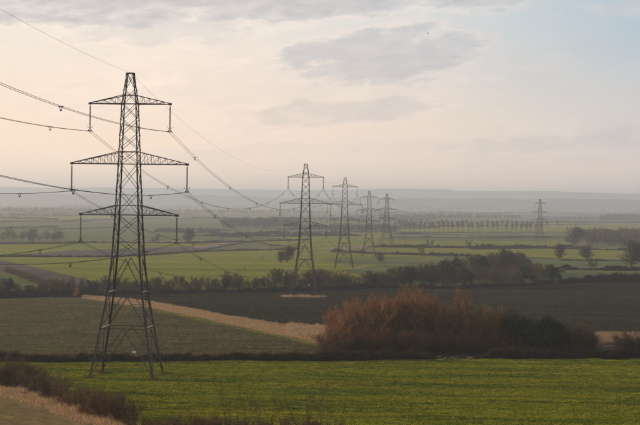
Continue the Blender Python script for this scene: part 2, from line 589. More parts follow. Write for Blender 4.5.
STRIP_T = [(84, 296.2), (120, 298.5), (155, 302.5), (220, 314.5), (282, 325), (290, 325), (330, 327), (345, 330), (358, 334)]
STRIP_B = [(84, 298.2), (120, 303.4), (155, 308.4), (220, 322), (282, 335.5), (290, 337), (330, 346), (345, 349), (358, 352)]
field('dry_grass_bank', STRIP_T, STRIP_B, M['dry'], 0.030, 60, 8)
# the corner of stubble beyond the near hedge
CORN = [(-160, 356), (-60, 376), (0, 394.5), (50, 410), (110, 432), (150, 450)]
field('stubble_corner', CORN, [(-160, 470), (150, 470)], M['tan'], 0.10, 90, 60)
field('dry_grass_verge', [(-160, 346), (-60, 366), (0, 383), (50, 397), (110, 419), (150, 437)], CORN, M['dry'], 0.11, 90, 14)
field('reed_bed', [(596, 336), (612, 335), (640, 336.5)], [(596, 347), (640, 347)], M['dry'], 0.03, 12, 6)

# the vale beyond the tree belt
V = []
V.append(('meadow', [(L, 264), (0, 273), (30, 282), (55, 292)], [(L, 296), (55, 294)], 'wheat_dull'))
V.append(('farm_track', [(L, 262), (0, 270.5), (30, 279.5), (56, 289.5)], [(L, 264), (0, 272.8), (30, 282), (56, 292)], 'verge'))
V.append(('clay_field', [(L, 250), (0, 259), (60, 273), (105, 284)], [(L, 262), (0, 270), (56, 286), (105, 289)], 'plough_warm'))
V.append(('wheat_field', [(L, 256.5), (0, 257), (110, 257.5), (200, 252), (300, 249.5)],
          [(L, 251), (0, 260), (60, 273.5), (105, 284.5), (200, 292), (300, 290)], 'wheat'))
V.append(('wheat_field', [(L, 244.5), (0, 244.6), (110, 243), (200, 243.6), (310, 240.5)], [(L, 256), (0, 256.3), (35, 253.4), (110, 249), (200, 246.5), (245, 240.8), (310, 249)], 'wheat'))
V.append(('bare_strip', [(30, 253.6), (70, 250.5), (110, 249.2), (200, 246.4), (248, 239.8)], [(30, 256), (70, 256), (110, 256.5), (200, 250.5), (248, 241)], 'mauve'))
V.append(('straw_strip', [(196, 246.2), (225, 242), (248, 239.2)], [(196, 248.6), (225, 245), (248, 240.6)], 'straw'))
V.append(('straw_strip', [(85, 240.5), (205, 240.2)], [(85, 242), (205, 242.6)], 'straw'))
V.append(('wheat_field', [(300, 240), (375, 240), (470, 241)], [(300, 290), (375, 288), (470, 288)], 'wheat'))
V.append(('dull_field', [(318, 257), (400, 252), (480, 256)], [(318, 257.5), (345, 266), (400, 264), (480, 262)], 'wheat_dull'))
V.append(('straw_strip', [(318, 248), (345, 246.8), (372, 245.5)], [(318, 249.4), (345, 249), (372, 247)], 'straw'))
V.append(('straw_strip', [(345, 268.5), (380, 265.5), (392, 265)], [(345, 270), (380, 267.6), (392, 266)], 'straw'))
V.append(('hazy_field', [(L, 222), (0, 222), (120, 220.5), (220, 219)], [(L, 243), (0, 243), (120, 241.5), (220, 240)], 'wheat_dull'))
V.append(('pale_field', [(L, 215), (0, 215), (80, 216), (140, 217)], [(L, 223), (0, 222.5), (60, 221), (140, 218)], 'wheat'))
V.append(('straw_strip', [(160, 217.2), (300, 216.3)], [(160, 218.6), (300, 217.6)], 'straw'))
V.append(('wheat_field', [(205, 233.5), (310, 231), (390, 231)], [(205, 235), (310, 240), (390, 240)], 'wheat'))
V.append(('dull_field', [(220, 218), (300, 217), (395, 222)], [(220, 234), (300, 232), (395, 231)], 'wheat_dull'))
V.append(('wheat_field', [(370, 240.2), (480, 241), (560, 241), (572, 242)], [(370, 246.5), (480, 247.4), (572, 247)], 'wheat'))
V.append(('wheat_field', [(372, 248.6), (400, 249), (480, 250), (570, 248.5), (640, 250.5), (Rr, 250)], [(372, 248.8), (400, 254), (480, 255.5), (570, 259.5), (640, 261), (Rr, 260)], 'wheat'))
V.append(('dull_field', [(345, 271), (400, 262), (480, 256), (570, 260), (640, 261.4), (Rr, 261)], [(345, 271.5), (400, 287), (480, 287), (570, 268.5), (640, 270), (Rr, 270)], 'wheat_dull'))
V.append(('wheat_field', [(565, 270.5), (640, 271.5), (Rr, 271)], [(565, 283), (640, 281.5), (Rr, 280)], 'wheat_dull'))
V.append(('dull_field', [(390, 237.8), (480, 238.2), (570, 238)], [(390, 240), (480, 240.8), (570, 241)], 'wheat_dull'))
V.append(('straw_strip', [(392, 235.6), (468, 236.2)], [(392, 236.6), (468, 237.4)], 'straw'))
V.append(('wheat_field', [(392, 232), (480, 232.5), (640, 233), (Rr, 233)], [(392, 235.2), (480, 235.8), (640, 237), (Rr, 237)], 'wheat_dull'))
V.append(('dull_field', [(400, 222.5), (530, 223), (640, 223.5), (Rr, 223)], [(400, 232), (530, 232), (640, 233), (Rr, 233)], 'wheat'))
V.append(('bare_strip', [(540, 216.5), (600, 216), (640, 217), (Rr, 217)], [(540, 222), (600, 222), (640, 222), (Rr, 222)], 'mauve'))
V.append(('straw_strip', [(430, 206.2), (480, 206.5)], [(430, 207.4), (480, 207.6)], 'straw'))
V.append(('straw_strip', [(550, 209.2), (600, 209.8), (640, 210.3)], [(550, 210.4), (600, 211), (640, 211.2)], 'straw'))
V.append(('straw_strip', [(610, 213.2), (640, 213.4), (Rr, 213)], [(610, 214.4), (640, 214.6), (Rr, 214)], 'straw'))
V.append(('straw_strip', [(400, 208.4), (450, 208.6)], [(400, 209.2), (450, 209.3)], 'straw'))
for i, (nm, t_, b_, mt) in enumerate(V):
    field(nm, t_, b_, M[mt], 0.02 + 0.012 * i, 60, 12)


def ridge(name, pts, Y0, Y1, mat, seed):
    """a long hill: crest line from photo pixels at distance (Y0+Y1)/2"""
    Ym = (Y0 + Y1) / 2
    xs_, ys_ = zip(*pts)
    n = 260
    px = np.linspace(xs_[0], xs_[-1], n)
    py = np.interp(px, xs_, ys_)
    d = rays(px, py)
    X = d[:, 0] / d[:, 1] * Ym
    H = d[:, 2] / d[:, 1] * Ym + ZC
    rg = np.random.default_rng(seed)
    bump = np.convolve(rg.normal(0, 1, n + 8), np.hanning(9), 'valid') * Ym * 0.00012
    H = np.maximum(H + bump, 2.0)
    vs = np.linspace(0, 1, 15)
    sh = np.sin(vs * PI) ** 1.3
    Yg = Y0 + (Y1 - Y0) * vs[:, None] * np.ones((1, n))
    Xg = np.repeat(X[None, :], 15, 0) * (Yg / Ym)
    Zg = sh[:, None] * H[None, :] - 0.5 - (1 - sh[:, None]) * 1.0
    return sheet(name, Xg, Yg, lambda x, y: Zg, mat)


ridge('hills', [(-600, 187), (-200, 188), (0, 187), (150, 188), (300, 190), (390, 188.6), (452, 189.3), (460, 190.6), (520, 191), (640, 193.5), (900, 197), (1250, 203)],
      14800, 18200, M['hill'], 1)
ridge('hills', [(-600, 191), (0, 193.2), (180, 194.5), (300, 198), (430, 198), (520, 198.5), (640, 199.5), (900, 203), (1250, 208)],
      10800, 12400, M['hill'], 2)


# ------------------------------------------------------------------ plants
def unit(a):
    return a / np.maximum(np.linalg.norm(a, axis=-1, keepdims=True), 1e-9)


def slivers(p0, p1, width, rng):
    """one thin triangle for each twig or blade"""
    t = unit(p1 - p0)
    s = unit(np.cross(t, unit(rng.normal(size=p0.shape)))) * np.asarray(width).reshape(-1, 1) * 0.5
    v = np.stack([p0 - s, p0 + s, p1], 1).reshape(-1, 3)
    return v, np.arange(len(v)).reshape(-1, 3)


def prisms(p0, p1, r0, r1):
    """three-sided tapered limbs"""
    n = len(p0)
    t = unit(p1 - p0)
    a = np.where(np.abs(t[:, 2:3]) < 0.9, np.array([[0, 0, 1.0]]), np.array([[1.0, 0, 0]]))
    s = unit(np.cross(t, a))
    q = np.cross(s, t)
    v = np.zeros((n, 6, 3))
    for k in range(3):
        c = math.cos(2 * PI * k / 3) * s + math.sin(2 * PI * k / 3) * q
        v[:, k] = p0 + c * r0.reshape(-1, 1)
        v[:, 3 + k] = p1 + c * r1.reshape(-1, 1)
    b = (np.arange(n) * 6)[:, None, None]
    f = np.array([[0, 1, 4], [0, 4, 3], [1, 2, 5], [1, 5, 4], [2, 0, 3], [2, 3, 5]])[None]
    return v.reshape(-1, 3), (b + f).reshape(-1, 3)


def grow(seed, H, stems, tilt, trunk, counts, lens, up, crown=None, twig_w=0.045, base_r=0.18, foot=0.3, low=25):
    """bare broadleaf: stems -> limbs -> branches -> twigs. returns limb segments and twig segments"""
    rng = np.random.default_rng(seed)
    P0, P1, R0, R1 = [], [], [], []
    for s in range(stems):
        a = 2 * PI * (s + rng.uniform(-0.3, 0.3)) / max(stems, 1)
        tl = R(tilt) * (0.35 + 0.65 * rng.random()) if stems > 1 else R(tilt) * 0.3
        d = np.array([math.sin(tl) * math.cos(a), math.sin(tl) * math.sin(a), math.cos(tl)])
        p = np.array([0.0, 0.0, -0.3])
        ln = H * trunk * rng.uniform(0.8, 1.08)
        if stems > 1:
            q = np.array([math.cos(a) * foot * rng.random(), math.sin(a) * foot * rng.random(), 0.12])
            P0.append(p); P1.append(q); R0.append(base_r); R1.append(base_r)
            p = q
        for k in range(5):
            d = unit(d + rng.normal(0, 0.09 if stems > 1 else 0.045, 3) + np.array([0, 0, 0.04]))
            q = p + d * ln / 5
            P0.append(p); P1.append(q)
            R0.append(base_r * (1 - k / 5.6)); R1.append(base_r * (1 - (k + 1) / 5.6))
            p = q
    P0, P1, R0, R1 = map(np.array, (P0, P1, R0, R1))
    limbs = [(P0, P1, R0, R1)]
    par0, par1 = P0, P1
    twigs = None
    for lv, (c, ln, u) in enumerate(zip(counts, lens, up)):
        lo = np.percentile(par1[:, 2], low if lv == 0 and stems == 1 else 8)
        ok = par1[:, 2] >= lo
        a0, a1 = par0[ok], par1[ok]
        wgt = np.linalg.norm(a1 - a0, axis=1)
        i = rng.choice(len(a0), c, p=wgt / wgt.sum())
        t = rng.random((c, 1))
        st = a0[i] * (1 - t) + a1[i] * t
        pd = unit(a1[i] - a0[i])
        out_ = st - np.array([[0, 0, H * 0.35]])
        d = unit(pd * 0.55 + unit(rng.normal(size=(c, 3))) * 0.75 + unit(out_) * 0.35 + np.array([[0, 0, u]]))
        l_ = (H * ln * rng.uniform(0.55, 1.25, (c, 1)))
        mid = st + d * l_ * 0.5
        d2 = unit(d + rng.normal(0, 0.28, (c, 3)) + np.array([[0, 0, u * 0.5]]))
        end = mid + d2 * l_ * 0.5
        if crown is not None:
            cz, rx, rz_ = crown
            def inside(p):
                lump = 1 + 0.16 * np.sin(p[:, 0] * 2.2 / rx * 2 + seed) * np.sin(p[:, 1] * 2.0 / rx * 2 + 2 * seed)
                e = (p[:, 0] ** 2 + p[:, 1] ** 2) / rx ** 2 + ((p[:, 2] - cz) / rz_) ** 2
                return e < lump
            bad = ~inside(end)
            end[bad] = (mid[bad] * 0.8 + st[bad] * 0.2)
            keep = inside(end) | (rng.random(c) < 0.12)
            st, mid, end = st[keep], mid[keep], end[keep]
        zmin = 0.12
        end[:, 2] = np.maximum(end[:, 2], zmin)
        mid[:, 2] = np.maximum(mid[:, 2], zmin)
        p0 = np.concatenate([st, mid])
        p1 = np.concatenate([mid, end])
        if lv < len(counts) - 1:
            r = base_r * (0.42 if lv == 0 else 0.18) * np.ones(len(st))
            limbs.append((p0, p1, np.concatenate([r, r * 0.65]), np.concatenate([r * 0.65, r * 0.3])))
            par0, par1 = p0, p1
        else:
            twigs = (p0, p1)
            twl = len(st)
    rngw = np.random.default_rng(seed + 99)
    ww = twig_w * rngw.uniform(0.7, 1.3, len(twigs[0]))
    v, f = slivers(twigs[0], twigs[1], ww, rngw)
    # second-order limbs of the finest kind join the crown
    fine = limbs[2:] if len(limbs) > 2 else []
    for (a, b, c, d) in fine:
        v2, f2 = prisms(a, b, c, d)
        f = np.concatenate([f, f2 + len(v)])
        v = np.concatenate([v, v2])
    lv_, lf_ = [], []
    off = 0
    for (a, b, c, d) in limbs[:2]:
        v2, f2 = prisms(a, b, c, d)
        lv_.append(v2); lf_.append(f2 + off)
        off += len(v2)
    return (np.concatenate(lv_), np.concatenate(lf_)), (v, f)


PROTO = {}


def proto(key, n, bark, twig, **kw):
    PROTO[key] = []
    for i in range(n):
        (a, b), (c, d) = grow(seed=hash_s(key) + i * 17, **kw)
        PROTO[key].append((mesh_np(key + '_trunk', a, b, bark), mesh_np(key + '_crown', c, d, twig), kw['H']))


def hash_s(s):
    return sum((i + 1) * ord(c) for i, c in enumerate(s)) % 10007


def leafy_proto(key, n, mat, H, rx, clumps, per, leaf, stemr=0.14):
    """evergreen: leaf faces packed in clumps on a stem"""
    PROTO[key] = []
    for i in range(n):
        rng = np.random.default_rng(hash_s(key) + i * 13)
        cc = unit(rng.normal(size=(clumps, 3))) * rng.random((clumps, 1)) ** 0.45
        cc *= np.array([[rx, rx, H * 0.46]])
        cc[:, 2] += H * 0.5
        shrink = 1 - 0.45 * np.clip((cc[:, 2] / H - 0.45), 0, 1)
        cc[:, :2] *= shrink[:, None]
        cr = rng.uniform(0.09, 0.18, (clumps, 1)) * H
        pts = np.repeat(cc, per, 0) + unit(rng.normal(size=(clumps * per, 3))) * np.repeat(cr, per, 0) * rng.random((clumps * per, 1)) ** 0.4
        pts[:, 2] = np.maximum(pts[:, 2], 0.1)
        a = unit(rng.normal(size=pts.shape))
        b = unit(np.cross(a, unit(rng.normal(size=pts.shape))))
        s = leaf * rng.uniform(0.5, 1.3, (len(pts), 1))
        v = np.stack([pts - a * s, pts + b * s * 0.5, pts + a * s], 1).reshape(-1, 3)
        crown = mesh_np(key + '_crown', v, np.arange(len(v)).reshape(-1, 3), mat)
        k = min(clumps, 14)
        p0 = np.zeros((k + 1, 3)); p1 = np.zeros((k + 1, 3))
        p0[0] = (0, 0, -0.3); p1[0] = (0, 0, H * 0.75)
        for j in range(k):
            p0[j + 1] = (0, 0, max(0.2, cc[j, 2] * 0.6)); p1[j + 1] = cc[j]
        r0 = np.full(k + 1, stemr * 0.45); r1 = np.full(k + 1, stemr * 0.2)
        r0[0] = stemr
        tv, tf = prisms(p0, p1, r0, r1)
        PROTO[key].append((mesh_np(key + '_trunk', tv, tf, M['bark']), crown, H))


proto('red_shrub', 5, M['bark'], M['twig_red'], H=11.0, stems=8, tilt=27, trunk=0.70, counts=(60, 420, 3800), lens=(0.30, 0.19, 0.10),
      up=(0.85, 0.75, 0.65), twig_w=0.055, base_r=0.11, foot=0.9)
proto('olive_shrub', 2, M['bark'], M['twig_olive'], H=9.5, stems=9, tilt=30, trunk=0.66, counts=(60, 420, 3800), lens=(0.28, 0.19, 0.11),
      up=(0.8, 0.7, 0.6), twig_w=0.055, base_r=0.10, foot=1.2)
proto('spire', 2, M['bark'], M['twig_red'], H=14.0, stems=4, tilt=13, trunk=0.80, counts=(70, 380, 3000), lens=(0.20, 0.13, 0.08),
      up=(0.9, 0.8, 0.6), twig_w=0.055, base_r=0.13, foot=0.5)
proto('near_shrub', 4, M['bark'], M['twig_brown'], H=3.2, stems=11, tilt=42, trunk=0.62, counts=(80, 420, 5200), lens=(0.34, 0.25, 0.18),
      up=(0.5, 0.45, 0.4), twig_w=0.022, base_r=0.04, foot=1.0)
proto('sapling', 2, M['bark'], M['twig_brown'], H=3.2, stems=3, tilt=16, trunk=0.8, counts=(14, 50, 120), lens=(0.30, 0.16, 0.09),
      up=(0.7, 0.6, 0.5), twig_w=0.03, base_r=0.035, foot=0.5)
proto('round_tree', 4, M['bark'], M['twig_grey'], H=14.0, stems=1, tilt=6, trunk=0.56, counts=(90, 560, 4600), lens=(0.46, 0.20, 0.10),
      up=(0.16, 0.12, 0.12), crown=(8.0, 7.2, 6.2), twig_w=0.12, base_r=0.36)
proto('belt_tree', 5, M['bark'], M['twig_belt'], H=9.0, stems=4, tilt=24, trunk=0.66, counts=(40, 260, 1900), lens=(0.30, 0.2, 0.12),
      up=(0.5, 0.45, 0.4), twig_w=0.10, base_r=0.14, foot=1.2)
proto('belt_olive', 3, M['bark'], M['twig_belt_olive'], H=9.0, stems=5, tilt=28, trunk=0.62, counts=(40, 260, 1900), lens=(0.30, 0.2, 0.13),
      up=(0.45, 0.4, 0.4), twig_w=0.10, base_r=0.13, foot=1.2)
proto('avenue_tree', 3, M['bark'], M['twig_grey'], H=17.0, stems=1, tilt=2, trunk=0.84, counts=(50, 170, 560), lens=(0.34, 0.14, 0.08),
      up=(0.2, 0.2, 0.2), crown=(11.8, 5.6, 4.9), twig_w=0.11, base_r=0.42, low=45)
leafy_proto('evergreen', 3, M['evergreen'], 9.0, 4.2, 46, 120, 0.22)
leafy_proto('belt_evergreen', 3, M['evergreen'], 8.0, 3.6, 34, 60, 0.38)
leafy_proto('russet', 1, M['orange'], 2.6, 0.9, 12, 50, 0.16, 0.05)


def plant(kind, name, loc, height, label, cat, group=None, wide=1.0, idx=None):
    tr, cr, H = PROTO[kind][(idx if idx is not None else random.randrange(99)) % len(PROTO[kind])]
    s = height / H
    e = link(name, None, None, loc, random.uniform(0, 2 * PI), (s * wide, s * wide, s))
    tag(e, label, cat, group)
    link('trunk', tr, e)
    link('crown', cr, e)
    return e


def polyline(pts, step):
    """resampled ground polyline from (x, y) points in metres"""
    p = np.array(pts, float)
    d = np.concatenate([[0], np.cumsum(np.linalg.norm(np.diff(p, axis=0), axis=1))])
    t = np.arange(0, d[-1], step)
    return np.stack([np.interp(t, d, p[:, 0]), np.interp(t, d, p[:, 1])], 1), d[-1]


def hedge(name, pts, h, wd, per_m, tw, twl, mat, label, cat='hedge', group=None, seed=1, kind=None, gap=0.0, rag=0.55):
    """hedgerow: a dense lumpy heart clothed in twigs, following the ground"""
    rng = np.random.default_rng(seed)
    step = max(0.5, wd * 0.5)
    c, ln = polyline(pts, step)
    n = len(c)
    t = unit(np.gradient(c, axis=0))
    nr = np.stack([-t[:, 1], t[:, 0]], 1)
    k = 9
    hv = np.convolve(rng.normal(0, 1, n + k - 1), np.ones(k) / k, 'valid') * 3 ** 0.5
    hv2 = rng.normal(0, 1, n)
    hh = h * np.clip(0.80 + rag * 0.55 * hv + rag * 0.22 * hv2, 0.3, 1.35)
    ww = wd * np.clip(0.85 + 0.25 * rng.normal(0, 1, n), 0.5, 1.4)
    ends = np.clip((np.minimum(np.arange(n), np.arange(n)[::-1])) / 3.0, 0.0, 1.0)
    hh = hh * (0.12 + 0.88 * ends ** 0.7)
    ww = ww * (0.15 + 0.85 * ends)
    prof_s = [(-0.42, -0.12), (-0.44, 0.30), (-0.28, 0.62), (0.0, 0.74), (0.28, 0.62), (0.44, 0.30), (0.42, -0.12)]
    X, Y, Z = [], [], []
    for (a, b) in prof_s:
        j = rng.normal(0, 0.06, n)
        xx = c[:, 0] + nr[:, 0] * ww * (a + j)
        yy_ = c[:, 1] + nr[:, 1] * ww * (a + j)
        X.append(xx); Y.append(yy_); Z.append(terr(xx, yy_) + hh * (b + (rng.normal(0, 0.05, n) if b > 0 else 0)))
    v = np.stack([np.array(X), np.array(Y), np.array(Z)], -1)
    m_ = len(prof_s)
    i = np.arange(m_ * n).reshape(m_, n)
    f4 = np.stack([i[:-1, :-1], i[:-1, 1:], i[1:, 1:], i[1:, :-1]], -1).reshape(-1, 4)
    f = np.concatenate([f4[:, [0, 1, 2]], f4[:, [0, 2, 3]]])
    v = v.reshape(-1, 3)
    cnt = int(ln * per_m)
    q = rng.random(cnt) * (n - 1)
    q0 = q.astype(int)
    base = c[q0] + (c[np.minimum(q0 + 1, n - 1)] - c[q0]) * (q - q0)[:, None]
    a = rng.uniform(-0.55, 0.55, cnt)
    px = base[:, 0] + nr[q0, 0] * ww[q0] * a
    py = base[:, 1] + nr[q0, 1] * ww[q0] * a
    top = hh[q0] * (1 - (np.abs(a) / 0.62) ** 2.2 * 0.6)
    z0 = terr(px, py) + top * rng.random(cnt) ** 0.6 * 0.85
    p0 = np.stack([px, py, z0], 1)
    d = unit(rng.normal(size=(cnt, 3)) * np.array([0.8, 0.8, 0.5]) + np.stack([nr[q0, 0] * a * 1.5, nr[q0, 1] * a * 1.5, np.full(cnt, 0.7)], 1))
    p1 = p0 + d * (twl * rng.uniform(0.5, 1.3, cnt))[:, None]
    v2, f2 = slivers(p0, p1, tw * rng.uniform(0.6, 1.4, cnt), rng)
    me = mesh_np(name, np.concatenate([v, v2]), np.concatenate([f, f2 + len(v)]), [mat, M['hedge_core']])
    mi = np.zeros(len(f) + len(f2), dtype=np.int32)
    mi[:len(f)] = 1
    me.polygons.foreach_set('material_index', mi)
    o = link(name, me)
    tag(o, label, cat, group, kind)
    return o


def hedge_px(name, pxs, h, wd, per_m, tw, twl, mat, label, **kw):
    pts = [G(*p)[:2] for p in pxs]
    return hedge(name, pts, h, wd, per_m, tw, twl, mat, label, **kw)


def blades(name, X, Y, h, tw, mat, label=None, seed=3, per=2, lean=0.4, cat='grass', clump=0.0):
    rng = np.random.default_rng(seed)
    if clump:
        X = X + rng.normal(0, 0.5, len(X))
        Y = Y + rng.normal(0, 1.3, len(Y))
    X = np.repeat(X, per) + rng.normal(0, tw * 0.8, len(X) * per)
    Y = np.repeat(Y, per) + rng.normal(0, tw * 0.8, len(Y) * per)
    p0 = np.stack([X, Y, terr(X, Y) - 0.01], 1)
    d = rng.normal(0, lean, (len(X), 3))
    d[:, 2] = 1
    hh = h * rng.uniform(0.45, 1.25, len(X))
    if clump:
        cl = np.sin(X * 1.3 + 2 * np.sin(Y * 0.5)) * np.sin(Y * 0.7 + 2 * np.sin(X * 0.6)) + 0.6 * np.sin(X * 0.31) * np.sin(Y * 0.23 + 1)
        hh *= np.clip(1 + clump * cl, 0.25, 1.8)
    p1 = p0 + unit(d) * hh[:, None]
    v, f = slivers(p0, p1, tw * rng.uniform(0.6, 1.5, len(X)), rng)
    o = link(name, mesh_np(name, v, f, mat))
    tag(o, label, cat if label else None, None, 'stuff')
    return o


def scatter_px(top, bottom, n, seed, power=1.0):
    """n ground points, even in metres, between two photo lines"""
    rng = np.random.default_rng(seed)
    tx, ty = zip(*top)
    bx, by = zip(*bottom)
    x0, x1 = max(tx[0], bx[0]), min(tx[-1], bx[-1])
    px = rng.uniform(x0, x1, n * 3)
    v = rng.random(n * 3)
    py = np.interp(px, tx, ty) * (1 - v) + np.interp(px, bx, by) * v
    X, Y = ground_at(px, py)
    wgt = Y ** 3
    keep = rng.choice(n * 3, n, replace=False, p=wgt / wgt.sum())
    return X[keep], Y[keep]


# ---- the near hedge and its shrubs along the foot of the scarp
NEAR = [(-40, 378, 3.6), (-18, 382, 3.4), (4, 389, 4.0), (17, 390, 3.5), (33, 394, 2.9), (52, 401, 3.0), (73, 408, 3.0), (93, 416, 2.8),
        (106, 421, 2.6), (122, 427, 2.7), (140, 436, 2.6), (166, 441, 2.5), (186, 441, 2.7), (206, 438, 2.3), (228, 437, 2.4), (252, 439, 2.3), (280, 440, 2.3), (306, 440, 2.4), (331, 441, 2.2)]
for i, (px, py, h) in enumerate(NEAR):
    p = G(px, py)
    h *= 1.15 if px < 130 else 0.86
    if px < 130:
        nth = ['tenth', 'ninth', 'eighth', 'seventh', 'sixth', 'fifth', 'fourth', 'third', 'second', 'first'][i]
        lab, grp = 'round brown shrub by the orange verge, %s counting from the saplings' % nth, 'shrubs along the dry grass verge'
    else:
        lab, grp = 'brown leafless shrub whose twigs rise at the near edge of the green pasture', 'shrubs at the near edge of the pasture'
    plant('near_shrub', 'shrub', p, h, lab, 'shrub', grp, wide=1.15, idx=i)
for i, (px, h) in enumerate(((232, 5.2), (243, 4.4), (262, 4.6), (304, 4.3), (325, 5.4), (286, 3.6))):
    plant('sapling', 'sapling', G(px, 442), h * 1.0, 'thin bare sapling sticking up above the shrubs at the pasture edge', 'sapling', 'saplings at the pasture edge', idx=i)
X, Y = scatter_px([(-160, 345), (-60, 365), (0, 383), (50, 397), (110, 419), (150, 437)], CORN, 34000, 5)
blades('dry_grass', X, Y, 0.75, 0.06, M['dryblade'], 'tall dry orange grass along the foot of the round shrubs', 6, clump=0.5)

# ---- pasture grass
rng = np.random.default_rng(11)
n = 190000
Y = np.sqrt(rng.uniform(158 ** 2, 336 ** 2, n))
X = rng.uniform(-0.215, 0.215, n) * Y
# not on the verge side of the near hedge
ex, ey = ground_at(np.linspace(-160, 150, 60), np.interp(np.linspace(-160, 150, 60), *zip(*[(-160, 350), (-60, 372), (0, 389), (50, 403), (110, 424), (150, 440)])))
line_y = np.interp(X, ex, ey, left=ey[0], right=0)
ok = ((Y > line_y) | (X > ex[-1])) & (Y < hedge_y(X) - 1.0)
blades('pasture_grass', X[ok], Y[ok], 0.17, 0.10, M['blade'], 'short green and yellow grass covering the near pasture', 12, per=2, lean=0.8)

rng = np.random.default_rng(13)
n = 90000
Y = np.sqrt(rng.uniform(158 ** 2, 336 ** 2, n))
X = rng.uniform(-0.215, 0.215, n) * Y
patch = np.sin(X * 0.9 + 2.1 * np.sin(Y * 0.37)) * np.sin(Y * 1.1 + 1.7 * np.sin(X * 0.41)) + 0.5 * np.sin(X * 0.17 + 2 * np.sin(Y * 0.09))
line_y = np.interp(X, ex, ey, left=ey[0], right=0)
ok = ((Y > line_y) | (X > ex[-1])) & (Y < hedge_y(X) - 1.0) & (patch > rng.uniform(-0.2, 1.0, n))
blades('pasture_tufts', X[ok], Y[ok], 0.20, 0.17, M['blade'], 'coarser tussocks of grass dotted over the near pasture', 14, per=2, lean=0.7)

# ---- hedge between the pasture and the fields, with a gap where the stones lie
hedge_px('hedge', [(-120, 360.5), (0, 361), (100, 361), (200, 360.5), (330, 360), (436, 359.5)], 2.1, 2.2, 330, 0.055, 0.6, M['hedge'],
         'long low dark brown hedge running behind the big pylon to the stone heap', seed=21)
hedge_px('hedge', [(474, 359), (505, 358.5), (560, 358), (640, 358), (760, 358.5)], 2.2, 2.6, 330, 0.055, 0.7, M['hedge'],
         'low dark hedge in front of the evergreen, beyond the stone heap', seed=22)

# ---- thicket of red-brown shrubs and its companions
THICK = [(334, 351, 9.0), (343, 352, 8.0), (350, 350, 9.8), (360, 352, 10.0), (368, 350, 11.0), (376, 352, 10.6), (384, 350, 10.4), (392, 352, 11.2),
         (399, 350, 10.8), (406, 351.5, 11.4), (413, 349.5, 10.6), (420, 351, 12.4), (427, 352, 10.8), (434, 350, 10.6), (441, 352, 9.6), (356, 348, 9.6),
         (388, 347.5, 11.0), (409, 347, 10.4), (448, 351, 9.2), (455, 349, 9.6), (462, 352, 9.0), (337, 349, 8.0), (430, 347.5, 10.5)]
for i, (px, py, h) in enumerate(THICK):
    where = ('at the pale dry grass end' if px < 358 else 'between the pale grass and the tallest tops' if px < 398 else 'around the tallest tops' if px < 430 else 'next to the olive trees')
    rowt = 'in front' if py > 350.5 else 'behind'
    plant('red_shrub', 'thicket_tree', G(px, py), h * 0.96, 'red-brown leafless thicket tree standing %s, %s' % (rowt, where), 'tree', 'red-brown thicket trees %s, %s' % (rowt, where), idx=i)
OLI = [(470, 350, 9.2), (477, 352, 9.4), (484, 350, 9.0), (491, 352, 9.2), (498, 350, 8.6), (482, 347, 9.4), (500, 353, 6.0)]
for i, (px, py, h) in enumerate(OLI):
    plant('olive_shrub', 'thicket_tree', G(px, py), h, 'dull olive-brown leafless tree between the red thicket and the dark evergreen', 'tree', 'olive trees of the thicket', idx=i)
plant('spire', 'slender_tree', G(464, 350), 12.2, 'slender upright red-brown tree rising alone above the olive end of the thicket', 'tree', wide=1.0, idx=0)
plant('spire', 'slender_tree', G(406, 350), 12.0, 'narrow tree in the red thicket, slightly lower than the tallest beside it', 'tree', wide=0.9, idx=1)
for i, (px, py, h, wd) in enumerate(((508, 353, 9.8, 0.8), (520, 353, 9.2, 0.95), (535, 353, 8.8, 1.0), (549, 353, 8.6, 0.9), (558, 353, 6.8, 0.8))):
    plant('evergreen', 'evergreen_tree', G(px, py), h, 'dense dark evergreen tree standing between the thicket and the low hedge', 'tree', 'dark evergreens by the thicket', wide=wd, idx=i)
for i, (px, py, h) in enumerate(((562, 351, 5.4), (571, 352, 5.6), (580, 351, 4.8), (588, 352, 4.0), (552, 352, 6.0), (535, 353, 4.6), (518, 353, 4.4))):
    plant('near_shrub', 'dark_shrub', G(px, py), h, 'dark leafless bush between the evergreens and the reed patch', 'shrub', 'dark bushes by the evergreens', wide=1.1, idx=i)
for i, (px, py, h) in enumerate(((630, 355, 4.0), (641, 354, 4.6), (655, 355, 4.4))):
    plant('near_shrub', 'dark_shrub', G(px, py), h, 'dark leafless bush at the far side of the reed patch', 'shrub', 'dark bushes past the reed patch', wide=1.5, idx=i + 1)

proto('under_shrub', 3, M['bark'], M['under'], H=3.2, stems=11, tilt=42, trunk=0.62, counts=(80, 380, 3600), lens=(0.34, 0.25, 0.18),
      up=(0.5, 0.45, 0.4), twig_w=0.035, base_r=0.04, foot=1.0)
for i in range(24):
    px = 332 + i * 7.3 + random.uniform(-1.5, 1.5)
    plant('under_shrub', 'undergrowth_shrub', G(px, 353.6 + random.uniform(-0.9, 0.5)), random.uniform(3.2, 5.0),
          'low tangled bush in the undergrowth at the foot of the thicket', 'shrub', 'undergrowth of the thicket', wide=1.3, idx=i)

plant('spire', 'slender_tree', G(420, 350), 13.0, 'tallest narrow tree in the red thicket, beside a slightly lower one', 'tree', wide=1.0, idx=0)
